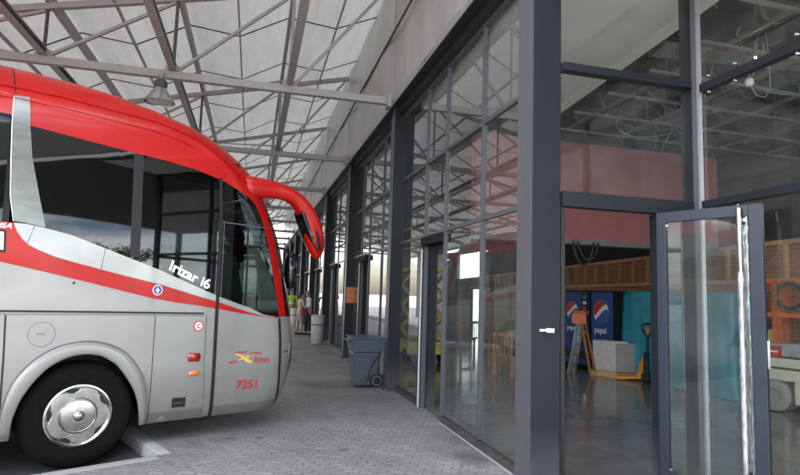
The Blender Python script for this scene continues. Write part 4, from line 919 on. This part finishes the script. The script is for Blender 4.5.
# badges, lamps, writing
def oval(a, t, ra, rt, n=28): return [(a + ra*cos(2*pi*i/n), t + rt*sin(2*pi*i/n)) for i in range(n)]
orient(patch('information_badge', 'white_ink', oval(.645, 1.656, .052, .057), bus, .006, fine=.2)); orient(patch('badge_disc', 'blue_ink', oval(.645, 1.656, .043, .048), bus, .008, fine=.2))
orient(patch('badge_figure', 'white_ink', [(.638, 1.62), (.652, 1.62), (.652, 1.645), (.665, 1.645), (.665, 1.655), (.652, 1.672), (.645, 1.694), (.638, 1.672), (.625, 1.655), (.625, 1.645), (.638, 1.645)], bus, .010, fine=.2))
orient(patch('round_badge', 'red_ink', oval(1.12, 1.264, .056, .058), bus, .005, fine=.2)); orient(patch('badge_disc', 'white_ink', oval(1.12, 1.264, .044, .046), bus, .007, fine=.2))
def on_bus(body, p0, p1, h, name, m, off=.009, bold=0., shear=0.):
    vs, fs = text_pts(body, 1., bold, shear); x0 = min(v.x for v in vs); x1 = max(v.x for v in vs); y1 = max(v.y for v in vs)
    ux, uy = (p1[0]-p0[0]) / (x1-x0), (p1[1]-p0[1]) / (x1-x0)
    b = MB(); b.add([bp_(p0[0] + (v.x-x0)*ux, p0[1] + (v.x-x0)*uy + v.y*h/y1, off) for v in vs], fs); return b.build(name, m, bus, recalc=False)
on_bus('C', (1.098, 1.240), (1.142, 1.240), .048, 'badge_letter', 'red_ink', .010, .04)
on_bus('Irizar i6', (.745, 1.885), (1.225, 1.672), .125, 'maker_lettering', 'white_ink', .008, .03, .3)
on_bus('7251', (1.62, .524), (1.89, .515), .100, 'fleet_number', 'red_ink', .006, .025, .06)
on_bus('buses', (1.832, .822), (2.028, .812), .080, 'operator_lettering', 'red_ink', .006, .006)
on_bus('OMIA', (-.915, 2.192), (-.708, 2.192), .050, 'small_lettering', 'white_ink', .008, .02, .3)
strip('operator_emblem', 'red_ink', [(1.505, .838), (1.56, .838), (1.63, .862)], (.022, .016, .004), .006); strip('operator_emblem', 'red_ink', [(1.555, .932), (1.60, .952), (1.68, .948), (1.735, .952)], (.006, .020, .006), .006)
strip('operator_emblem', 'red_ink', [(1.735, .90), (1.80, .935), (1.865, .932), (1.92, .922)], (.006, .020, .012), .006)
strip('operator_emblem', 'yellow_ink', [(1.57, .935), (1.66, .905), (1.73, .85), (1.80, .822)], (.008, .045, .012), .0065); strip('operator_emblem', 'yellow_ink', [(1.60, .855), (1.68, .875), (1.76, .90)], (.004, .03, .006), .0068)
# fuel flap
fl_ = [(-.39 + .112*cos(2*pi*i/40), 1.205 + .116*sin(2*pi*i/40)) for i in range(41)]
strip('fuel_flap', 'bus_skirt', fl_, .008); strip('flap_latch', 'bus_skirt', [(-.43, 1.21), (-.36, 1.208)], .012); strip('small_lock', 'black', [(-.165, 1.708), (-.15, 1.70)], .03)
orient(patch('marker_lamp', 'lamp_red', [(1.03, .875), (1.145, .87), (1.165, .915), (1.15, .962), (1.035, .97), (1.02, .93)], bus, .018, fine=.3, solid=.017))
orient(patch('marker_lamp', 'lamp_orange', oval(1.10, .742, .062, .030, 20), bus, .018, fine=.3, solid=.017))
orient(patch('vent', 'black', [(.885, .385), (1.033, .380), (1.033, .484), (.885, .488)], bus, .006, fine=.3)); strip('vent_slat', 'bus_skirt', [(.90, .43), (1.0, .428)], .008, .009)
orient(patch('notice_frame', 'black', [(-.98, 1.975), (-.738, 1.965), (-.748, 2.175), (-.99, 2.18)], bus, .008, fine=.3)); orient(patch('notice_plate', 'white_ink', [(-.96, 1.997), (-.757, 1.988), (-.767, 2.155), (-.97, 2.16)], bus, .010, fine=.3))
strip('plate_print', 'blue_ink', [(-.82 + .03*cos(.5*i), 2.09 + .035*sin(.5*i)) for i in range(13)], .008, .012)
# front end: bumper, grille, headlights
for far in (False, True):
    orient(patch('headlight', 'black_gloss', [(2.55, .60), (2.95, .58), (3.0, .78), (2.62, .90), (2.50, .80)], bus, .006, far)); orient(patch('bumper_grille', 'black', [(2.75, .30), (am(.3), .30), (am(.45), .45), (2.80, .45)], bus, .006, far))
strip('bumper_seam', 'black', [(2.22, .93), (2.4, .93), (2.8, .96), (am(.96), .96)], .012, .004)
orient(patch('side_flash', 'bus_skirt', oval(2.36, .92, .03, .10, 20), bus, .014, fine=.3, solid=.012))
MB().box(1.35, 1.43, .62, .80, 3.66, 3.73).build('roof_marker', 'black', bus, bevel=.01)
# wiper arms
MB().tube([bp_(3.1, 1.40, .03), bp_(3.2, 1.9, .05), bp_(3.3, 2.3, .03)], .012, 6).build('wiper', 'black', bus)
# mirror arm on the near corner
U_ = [(1.56, 3.10), (1.70, 3.105), (1.855, 3.09), (2.039, 3.08), (2.26, 3.035), (2.463, 2.93), (2.627, 2.774), (2.734, 2.554), (2.793, 2.354), (2.775, 2.20), (2.745, 2.135)]
L2 = [(1.62, 2.82), (1.74, 2.835), (1.87, 2.855), (2.051, 2.88), (2.225, 2.871), (2.364, 2.782), (2.465, 2.62), (2.537, 2.426), (2.609, 2.258), (2.665, 2.155), (2.705, 2.125)]
def mirror_arm(far):
    vs = []; fs = []; n = 16
    for i, (u, l) in enumerate(zip(U_, L2)):
        c_ = Vector(((u[0]+l[0])/2, (u[1]+l[1])/2)); hh = Vector((u[0]-l[0], u[1]-l[1])) / 2 * [1.1, 1.1, 1.12, 1.15, 1.15, 1.15, 1.12, 1.15, 1.25, 1.25, 1.2][i]
        lat = [.20, .15, .11, .10, .10, .11, .125, .13, .12, .07, .03][i]; wc = [.25, .20, .15, .12, .11, .11, .11, .11, .11, .11, .11][i]
        for k in range(n):
            a = 2*pi*k/n; ca, sa = cos(a), sin(a); e = .75; ca = abs(ca)**e*(1 if ca > 0 else -1); sa = abs(sa)**e*(1 if sa > 0 else -1)
            w = wc + lat*sa; vs.append((c_.x + hh.x*ca, 2.55 - w if far else w, c_.y + hh.y*ca + .13))
    m_ = len(U_)
    for i in range(m_-1):
        for k in range(n): fs.append((i*n+k, i*n+(k+1) % n, (i+1)*n+(k+1) % n, (i+1)*n+k))
    fs += [tuple(range(n))[::-1], tuple((m_-1)*n+k for k in range(n))]
    arm = MB().add(vs, fs).build('mirror_arm', 'bus_red', bus, smooth=50, sub=1)
    # dark mirror glass set in the inner side of the drooping end
    f = (lambda w: 2.55 - w) if far else (lambda w: w)
    ml = [(2.40, 2.75), (2.45, 2.70), (2.53, 2.54), (2.60, 2.38), (2.655, 2.262), (2.675, 2.21), (2.63, 2.25), (2.565, 2.35), (2.50, 2.48), (2.44, 2.60), (2.40, 2.69)]
    g_ = MB(); g_.prism(ml, lambda a, b_, h: (a, f(h), b_ + .13), -.0, .22); g_.build('mirror_glass', 'black_gloss', arm, bevel=.01)
    s_ = MB(); s_.prism([(2.60, 2.50), (2.625, 2.49), (2.70, 2.26), (2.685, 2.24), (2.66, 2.27)], lambda a, b_, h: (a, f(h), b_ + .13), -.035, .0); s_.build('mirror_slot', 'black', arm)
mirror_arm(False); mirror_arm(True)
MB().tube([(1.90, .145, 3.065+.13-.0), (1.905, .145, 2.70+.17)], .004, 6)
fm = MB(); fm.lathe([(0, -.26), (.05, -.245), (.085, -.15), (.09, 0), (.085, .15), (.05, .245), (0, .26)], (2.60, .60, 2.10), n=20)
fmo = fm.build('front_mirror', 'black_gloss', bus, smooth=True); MB().tube([(2.2, .8, 2.45), (2.5, .62, 2.40), (2.6, .60, 2.34)], .018, 8).build('mirror_stalk', 'black', fmo, smooth=True)
# wheels
mat('tyre', (.007, .007, .0075), .9, 0, .12, vary=.3, vscale=20, bump=.15, bscale=30)
def wheel(cx_, near, dual=False):
    w0 = .05 if near else 2.50; sg = 1 if near else -1; cz = .52
    tp_ = [(.285, .05), (.31, .035), (.35, .022), (.40, .018), (.45, .022), (.495, .045), (.517, .085), (.521, .14), (.521, .24), (.515, .29), (.49, .32), (.40, .34), (.30, .33)]
    ty = MB().lathe([(r, sg*h) for r, h in tp_], (cx_, w0, cz), 'y', 56).build('tyre', 'tyre', bus, smooth=50)
    s = MB()
    for rr_ in (.468, ): s.lathe([(rr_, sg*.0285), (rr_+.006, sg*.024), (rr_+.012, sg*.034)], (cx_, w0, cz), 'y', 56)
    s.build('sidewall_ridge', 'tyre', ty, smooth=True)
    hp = [(.305, .06), (.311, .03), (.305, .018), (.288, .015), (.276, .026), (.262, .04), (.195, .042), (.178, .034), (.172, .018), (.16, .006), (.10, -.004), (.05, -.006), (.047, -.012), (.035, -.022), (0, -.026)]
    rm = MB().lathe([(r, sg*h) for r, h in hp], (cx_, w0, cz), 'y', 56).build('hubcap', 'hub_metal', bus, smooth=35)
    for i in range(5):
        a0 = 2*pi*i/5 + .55; sl_ = MB(); pl_ = []
        for k in range(9): a = a0 - .20 + .40*k/8; pl_.append((.264*cos(a), .264*sin(a)))
        for k in range(9): a = a0 + .20 - .40*k/8; pl_.append(((.236 - .008*sin(k/8*pi))*cos(a), (.236 - .008*sin(k/8*pi))*sin(a)))
        sl_.prism(pl_, lambda a, b_, h: (cx_ + a, w0 + sg*h, cz + b_), .035, .0385); sl_.build('hubcap_slot', 'black', rm)
    # raised star between the slots
    st = MB(); pl_ = []
    for i in range(60):
        a = 2*pi*i/60; kk = .5 + .5*cos(5*(a - .55) + pi); pl_.append(((.228 + .055*kk**.6)*cos(a), (.228 + .055*kk**.6)*sin(a)))
    st.prism(pl_, lambda a, b_, h: (cx_ + a, w0 + sg*h, cz + b_), .026, .038); st.build('hubcap_star', 'hub_metal', rm, bevel=.006)
    rg = MB().lathe([(.156, sg*.006), (.159, sg*.001), (.153, -sg*.002), (.150, sg*.004)], (cx_, w0, cz), 'y', 48).build('hub_ring', 'hub_metal', rm, smooth=True)
for cx_ in (0, -6.1):
    wheel(cx_, True); wheel(cx_, False)
# inside of the coach
MB().box(-9.1, 2.05, .10, 2.45, 1.30, 1.36).build('cabin_floor', 'steel_dark', bus)
MB().box(-9.1, 1.55, .12, 2.43, 3.30, 3.36).build('cabin_ceiling', 'black', bus)
for a in (-.79, -2.35, -3.95, -5.55, -7.15, .37): 
    for w in (.035, 2.505): MB().box(a - .06, a + .06, w + (.05 if w < 1 else -.06), w + (.07 if w < 1 else -.04), 2.0, 3.28).build('cabin_pillar', 'black', bus)
MB().box(1.75, 2.25, .8, 2.35, 1.361, 1.78).build('dashboard', 'black', bus, bevel=.05)
sw = MB(); sw.tube([(1.72 + .08*sin(2*pi*i/24), 1.95 + .21*cos(2*pi*i/24), 1.95 + .20*sin(2*pi*i/24)) for i in range(25)], .018, 8); sw.build('steering_wheel', 'black', bus, smooth=True)
def bseat(s_, w_, m_='seat_cloth'):
    b = MB(); b.box(s_, s_ + .46, w_ - .22, w_ + .22, 1.75, 1.88); b.box(s_ - .12, s_ + .02, w_ - .22, w_ + .22, 1.85, 2.52); b.box(s_ + .1, s_ + .3, w_ - .1, w_ + .1, 1.36, 1.75)
    b.build('seat', m_, bus, bevel=.05)
bseat(1.1, 1.95, 'seat_light')
for s_ in (.35, -.45, -1.25, -2.05, -2.85):
    for w_ in (.36, .84, 1.72, 2.2): bseat(s_, w_)
cf = MB(); cf.prism([(1.42, .0), (1.9, .0), (1.75, .62), (1.5, .66)], lambda a, b_, h: (a, h, 1.62 + b_), .5, .52); cf.build('sun_blind', 'seat_light', bus)
bus2 = copy_tree(bus); bus2.location = BL + Vector((-1.3, 9.9, 0)); bus2['label'] = 'second red and silver coach, in the bay behind the first, mirrored in the facade glass'
bus['group'] = bus2['group'] = 'coaches nosed into the bays'
# ================================================================ BINS
t = thing('wheeled_bin', (2.08, 10.15, 0), 'blue grey wheeled bin standing in front of the second column', 'bin')
def frust(x0, x1, y0, y1, X0, X1, Y0, Y1, z0, z1):
    return MB().add([(x0, y0, z0), (x1, y0, z0), (x1, y1, z0), (x0, y1, z0), (X0, Y0, z1), (X1, Y0, z1), (X1, Y1, z1), (X0, Y1, z1)], [(0, 3, 2, 1), (4, 5, 6, 7), (0, 1, 5, 4), (1, 2, 6, 5), (2, 3, 7, 6), (3, 0, 4, 7)])
frust(1.87, 2.27, 10.12, 10.56, 1.83, 2.34, 10.04, 10.64, .02, .62).build('tub', 'bin_blue', t, bevel=.03)
frust(1.815, 2.355, 10.025, 10.655, 1.80, 2.37, 10.01, 10.67, .621, .86).build('tub_collar', 'bin_blue', t, bevel=.02)
frust(1.78, 2.39, 9.99, 10.69, 1.78, 2.39, 9.99, 10.69, .861, .895).build('rim', 'bin_blue', t, bevel=.012)
MB().tube([(1.77, 10.05, .84), (1.74, 10.05, .82), (1.74, 10.62, .82), (1.77, 10.62, .84)], .016, 8).build('handle', 'bin_blue', t)
fr_ = MB(); fr_.tube([(2.10, 10.055, .10), (2.13, 10.04, .30), (2.22, 10.03, .48), (2.33, 10.02, .60)], .012, 6); fr_.build('rib', 'steel_dark', t)
for y in (10.05, 10.60):
    w_ = MB().lathe([(0, -.03), (.10, -.03), (.12, -.02), (.125, 0), (.12, .02), (.10, .03), (0, .03)], (2.27, y, .126), 'y', 24).build('wheel', 'rubber', t, smooth=40)
    MB().lathe([(.075, -.034), (.08, -.036), (.085, -.034)], (2.27, y, .126), 'y', 20).build('rim_ring', 'channel', w_, smooth=True)
def litter(x, y, label):
    t = thing('litter_bin', (x, y, 0), label, 'bin', 'pale cylindrical litter bins')
    MB().lathe([(.18, .0), (.195, .02), (.205, .5), (.215, .88), (.215, .92), (.20, .92), (.195, .88), (.0, .86)], (x, y, 0), n=32).build('drum', 'bin_white', t, smooth=40)
    MB().lathe([(.206, .60), (.214, .60), (.215, .63), (.208, .63)], (x, y, 0), n=32).build('band', 'steel_dark', t, smooth=40)
    MB().lathe([(.216, .925), (.221, .905), (.216, .885)], (x, y, 0), n=32).build('rim', 'steel_light', t, smooth=True)
litter(2.13, 18.45, 'white cylindrical litter bin beside the man in the white shirt'); litter(1.90, 25.2, 'white cylindrical litter bin behind the two talking people')
# ================================================================ PEOPLE
def skin(name, chains, m_, parent, sub=2):
    vs, rs, es = [], [], []; idx = {}
    for ch in chains:
        prev = None
        for p, r in ch:
            key = tuple(round(c_, 4) for c_ in p)
            if key not in idx: idx[key] = len(vs); vs.append(p); rs.append(r if isinstance(r, tuple) else (r, r))
            if prev is not None and prev != idx[key]: es.append((prev, idx[key]))
            prev = idx[key]
    me = bpy.data.meshes.new(name); me.from_pydata(vs, es, []); me.update(); o = bpy.data.objects.new(name, me); S.collection.objects.link(o)
    o.modifiers.new('skin', 'SKIN'); md = o.modifiers['skin']; md.use_smooth_shade = True
    if not me.skin_vertices:
        bm = bmesh.new(); bm.from_mesh(me); bm.verts.layers.skin.verify(); bm.to_mesh(me); bm.free()
    for i, sv in enumerate(me.skin_vertices[0].data): sv.radius = rs[i]; sv.use_root = (i == 0)
    q = o.modifiers.new('sub', 'SUBSURF'); q.levels = q.render_levels = sub
    dg = bpy.context.evaluated_depsgraph_get(); bpy.context.view_layer.update(); me2 = bpy.data.meshes.new_from_object(o.evaluated_get(dg)); me2.name = name
    bpy.data.objects.remove(o); me2.materials.clear(); me2.materials.append(M[m_])
    for p in me2.polygons: p.use_smooth = True
    o = bpy.data.objects.new(name, me2); S.collection.objects.link(o); o.parent = parent; OFF[o.name] = Vector((0, 0, 0)); return o
def person(loc, rz, label, h=1.0, arms=None, lean=0., hair='hair_dark', top='shirt_white', legs='navy', female=False, step=.10, sleeve=1.):
    # local frame: +y forward, +x to the person's right; metres at h = 1 -> 1.75 m tall
    t = thing('person', loc, label, 'person', None, rz=rz)
    def V(x, y, z): return (x * h, (y + lean * max(0, z - .95)) * h, z * h)
    hipw = .095; sh = .175 if female else .20
    hip = V(0, 0, .95); ch = V(0, 0, 1.28); nk = V(0, .0, 1.47); hd0 = V(0, .015, 1.55); hd1 = V(0, .02, 1.66)
    legc, shoe = [], []
    for sx, st_ in ((1, step), (-1, -step)):
        H_ = V(sx*hipw, 0, .90); K_ = V(sx*(hipw+.01), st_*.55+.02, .49); A_ = V(sx*(hipw+.012), st_, .085)
        legc.append((H_, K_, A_, st_, sx))
    armc = []
    for sx, (ex, ey, ez), (wx, wy, wz) in arms:
        armc.append((V(sx*sh, 0, 1.40), V(ex, ey, ez), V(wx, wy, wz), sx))
    body = [[(hip, (.125*h, .09*h)), (V(0, 0, 1.08), (.115*h, .085*h)), (ch, (.135*h, .095*h)), (V(0, 0, 1.40), (.10*h, .07*h)), (nk, .052*h), (hd0, (.062*h, .07*h)), (hd1, (.074*h, .088*h)), (V(0, .015, 1.715), (.05*h, .062*h))]]
    body.append([(hd0, .06*h), (V(0, .085, 1.575), .03*h)])            # chin and jaw
    for H_, K_, A_, st_, sx in legc: body.append([(hip, .12*h), (H_, .085*h), (K_, .052*h), (A_, .036*h), (V(sx*(hipw+.02), st_+.14, .035), .028*h)])
    for a, e, w, sx in armc:
        d_ = (Vector(w) - Vector(e)).normalized(); p = Vector(w) + d_ * .085 * h
        body.append([(V(0, 0, 1.40), .09*h), (a, .05*h), (e, .038*h), (w, .025*h), (tuple(p), (.034*h, .018*h))])
    o = skin('body', body, 'skin', t)
    hands = []
    for a, e, w, sx in armc:
        d_ = (Vector(w) - Vector(e)).normalized(); side = d_.cross(Vector((0, 0, 1))); side = side.normalized() if side.length > .2 else Vector((1, 0, 0)); dn = d_.cross(side).normalized()
        b_ = Vector(w) + d_ * .075 * h
        for k in range(4):
            L_ = [.068, .08, .075, .058][k] * h; r0 = b_ + side * (-.027 + .018*k) * h
            hands.append([tuple(r0), tuple(r0 + d_*L_*.5 + dn*.006), tuple(r0 + d_*L_*.95 + dn*.024)])
        r0 = Vector(w) + d_*.03*h - side*.03*h; hands.append([tuple(r0), tuple(r0 - side*.022*h + d_*.03*h), tuple(r0 - side*.024*h + d_*.06*h + dn*.01)])
    hm = MB()
    for f in hands: hm.tube(f, [.0095*h, .0088*h, .0065*h], 8)
    nz_ = V(0, .118, 1.625); hm.tube([V(0, .095, 1.66), nz_, V(0, .10, 1.612)], [.008*h, .015*h, .008*h], 8)
    for sx in (-1, 1): hm.lathe([(0, -.028*h), (.012*h, -.02*h), (.014*h, .01*h), (0, .028*h)], V(sx*.078, .012, 1.635), n=10)
    # face and hands belong to the one body mesh
    hb = hm.build('tmp', 'skin', t, smooth=True); bm = bmesh.new(); bm.from_mesh(o.data); bm.from_mesh(hb.data); bm.to_mesh(o.data); bm.free(); bpy.data.objects.remove(hb)
    for p in o.data.polygons: p.use_smooth = True
    for sx in (-1, 1): MB().lathe([(0, -.009*h), (.009*h, 0), (0, .009*h)], V(sx*.03, .104, 1.652), n=10).build('eye', 'black', t, smooth=True)
    MB().tube([V(-.022, .104, 1.592), V(0, .111, 1.590), V(.022, .104, 1.592)], .005*h, 6).build('mouth', 'red_ink', t)
    g_ = .016 * h
    shirt = [[(V(0, 0, .93), (.135*h, .10*h)), (V(0, 0, 1.08), (.13*h, .10*h)), (ch, (.148*h, .108*h)), (V(0, 0, 1.405), (.115*h, .082*h)), (V(0, 0, 1.455), (.062*h, .060*h))]]
    for a, e, w, sx in armc:
        we = tuple(Vector(e).lerp(Vector(w), .9 * sleeve if sleeve > .5 else -.0)) if sleeve > .5 else None
        c_ = [(V(0, 0, 1.405), .10*h), (a, .064*h), (tuple(Vector(a).lerp(Vector(e), .9)), .050*h)]
        if we: c_ = [(V(0, 0, 1.405), .10*h), (a, .064*h), (e, .05*h), (we, .036*h)]
        shirt.append(c_)
    skin('top', shirt, top, t)
    tr = [[(V(0, 0, .985), (.132*h, .098*h)), (hip, (.135*h, .102*h))]]
    for H_, K_, A_, st_, sx in legc: tr.append([(hip, .13*h), (H_, .098*h), (K_, .066*h), (tuple(Vector(A_) + Vector((0, 0, .03))), .055*h)])
    skin('trousers', tr, legs, t)
    for H_, K_, A_, st_, sx in legc:
        x = sx*(hipw+.016); s_ = MB(); s_.tube([V(x, st_-.075, .045), V(x, st_-.03, .055), V(x, st_+.06, .045), V(x, st_+.15, .034), V(x, st_+.185, .03)], [.034*h, .045*h, .043*h, .034*h, .018*h], 12); s_.build('shoe', 'shoe', t, smooth=True)
    hr = [[(V(0, -.02, 1.66), (.084*h, .088*h)), (V(0, .0, 1.72), (.066*h, .074*h))]]
    if female: hr.append([(V(0, -.02, 1.66), .085*h), (V(0, -.06, 1.56), .065*h), (V(0, -.075, 1.46), .05*h)])
    skin('hair', hr, hair, t)
    return t, V
RU, LU = 1, -1
t, V = person((2.20, 22.05, 0), radians(100), 'man in a white shirt and navy trousers facing the woman with the red bag', h=.99, arms=[(1, (.26, .02, 1.14), (.24, .16, .93)), (-1, (-.26, .05, 1.14), (-.20, .26, 1.10))], lean=.10, step=.09)
t, V = person((1.84, 22.15, 0), radians(-75), 'dark haired woman in a pale top facing the man in the white shirt', h=.94, arms=[(1, (.22, .08, 1.14), (.10, .24, 1.06)), (-1, (-.22, .04, 1.13), (-.16, .20, 1.0))], lean=.06, top='shirt_pink', legs='trouser_beige', female=True, step=.07)
bg_ = thing('handbag', (2.02, 21.92, .95), 'dark red handbag held by the woman in the pale top', 'bag')
MB().box(1.90, 2.10, 21.84, 22.0, .80, 1.02).build('pouch', 'bag_red', bg_, bevel=.03); MB().tube([(1.92, 21.92, 1.0), (1.94, 21.93, 1.12), (2.0, 21.95, 1.16), (2.06, 21.93, 1.12), (2.08, 21.92, 1.0)], .012, 8).build('strap', 'bag_red', bg_, smooth=True)
t, V = person((1.80, 26.4, 0), radians(10), 'person in a lime high visibility jacket and dark trousers standing farther along', h=1.0, arms=[(1, (.28, .03, 1.13), (.25, .12, .92)), (-1, (-.28, .03, 1.13), (-.25, .12, .92))], top='hivis', legs='navy', step=.06)
for z, r_ in ((.30, .072), (.40, .074)):
    for sx in (1, -1): MB().lathe([(r_, z), (r_ + .004, z + .005), (r_ + .004, z + .055), (r_, z + .06)], (sx*.107, sx*.04, 0), n=16).build('reflective_band', 'hivis', t, smooth=40)
MB().lathe([(.150, 1.10), (.158, 1.105), (.158, 1.15), (.150, 1.155)], (0, 0, 0), n=20).build('reflective_band', 'reflect', t, smooth=40)
# ================================================================ BEYOND
t = thing('station_wing', (-26, 25, -.14), 'long dark brick wing across the bus yard, mirrored in the facade glass', 'building')
MB().box(-34, -26, -45, 80, -.14, 6.2).build('wall', 'brick_wall', t); MB().box(-34.2, -25.4, -45.2, 80.2, 6.2, 6.5).build('roof', 'wall_grey', t)
for i in range(24): MB().box(-25.99, -25.9, -42 + i*5, -39.4 + i*5, .9, 3.6).build('window', 'black_gloss', t)
def house(x0, x1, y0, y1, h, m_, label):
    t = thing('distant_building', ((x0+x1)/2, (y0+y1)/2, -.14), label, 'building')
    MB().box(x0, x1, y0, y1, -.14, h).build('wall', m_, t); MB().box(x0 - .3, x1 + .3, y0 - .3, y1 + .3, h, h + .3).build('roof', 'wall_grey', t)
    for fl in range(0):
        n_ = int((x1 - x0) / 3.4)
        for i in range(n_): bx('window', 'black_gloss', t, x0 + 1 + i*3.4, x0 + 2.4 + i*3.4, y0 - .04, y0 + .1, 1 + fl*3.2, 2.5 + fl*3.2)
house(-6, 14, 96, 110, 5, 'render_pale', 'pale rendered building past the far end of the walkway')
def tree(x, y, h, label, seed):
    rnd = random.Random(seed); t = thing('tree', (x, y, 0), label, 'tree', 'trees across the forecourt')
    tr = MB(); tr.tube([(x, y, 0), (x + .1, y, h*.3), (x - .1, y + .1, h*.6)], [.22, .16, .09], 10)
    for k in range(6): a = k*1.05; tr.tube([(x, y, h*(.3 + .05*k)), (x + cos(a)*h*.18, y + sin(a)*h*.18, h*(.5 + .05*k))], [.07, .03], 6)
    tr.build('trunk', 'bark', t, smooth=True)
    cr_ = MB(); cl = [(x + rnd.gauss(0, h*.17), y + rnd.gauss(0, h*.17), h*rnd.uniform(.42, .92)) for _ in range(26)]
    for _ in range(2600):
        c_ = rnd.choice(cl); r = h*.11; p = Vector((c_[0]+rnd.gauss(0, r*.6), c_[1]+rnd.gauss(0, r*.6), c_[2]+rnd.gauss(0, r*.5)))
        a, b_ = Vector((rnd.gauss(0, 1), rnd.gauss(0, 1), rnd.gauss(0, 1))).normalized()*.16, Vector((rnd.gauss(0, 1), rnd.gauss(0, 1), rnd.gauss(0, 1))).normalized()*.16
        cr_.add([p-a, p+b_, p+a, p-b_], [(0, 1, 2, 3)])
    cr_.build('crown', 'leaf', t, recalc=False)
tree(27, -29, 6.5, 'broad green tree mirrored in the coach window, nearest the building', 1); tree(19, -31, 5.2, 'lower green tree in the middle of the mirrored row', 2); tree(11, -34, 5.8, 'green tree at the left end of the mirrored row', 3)
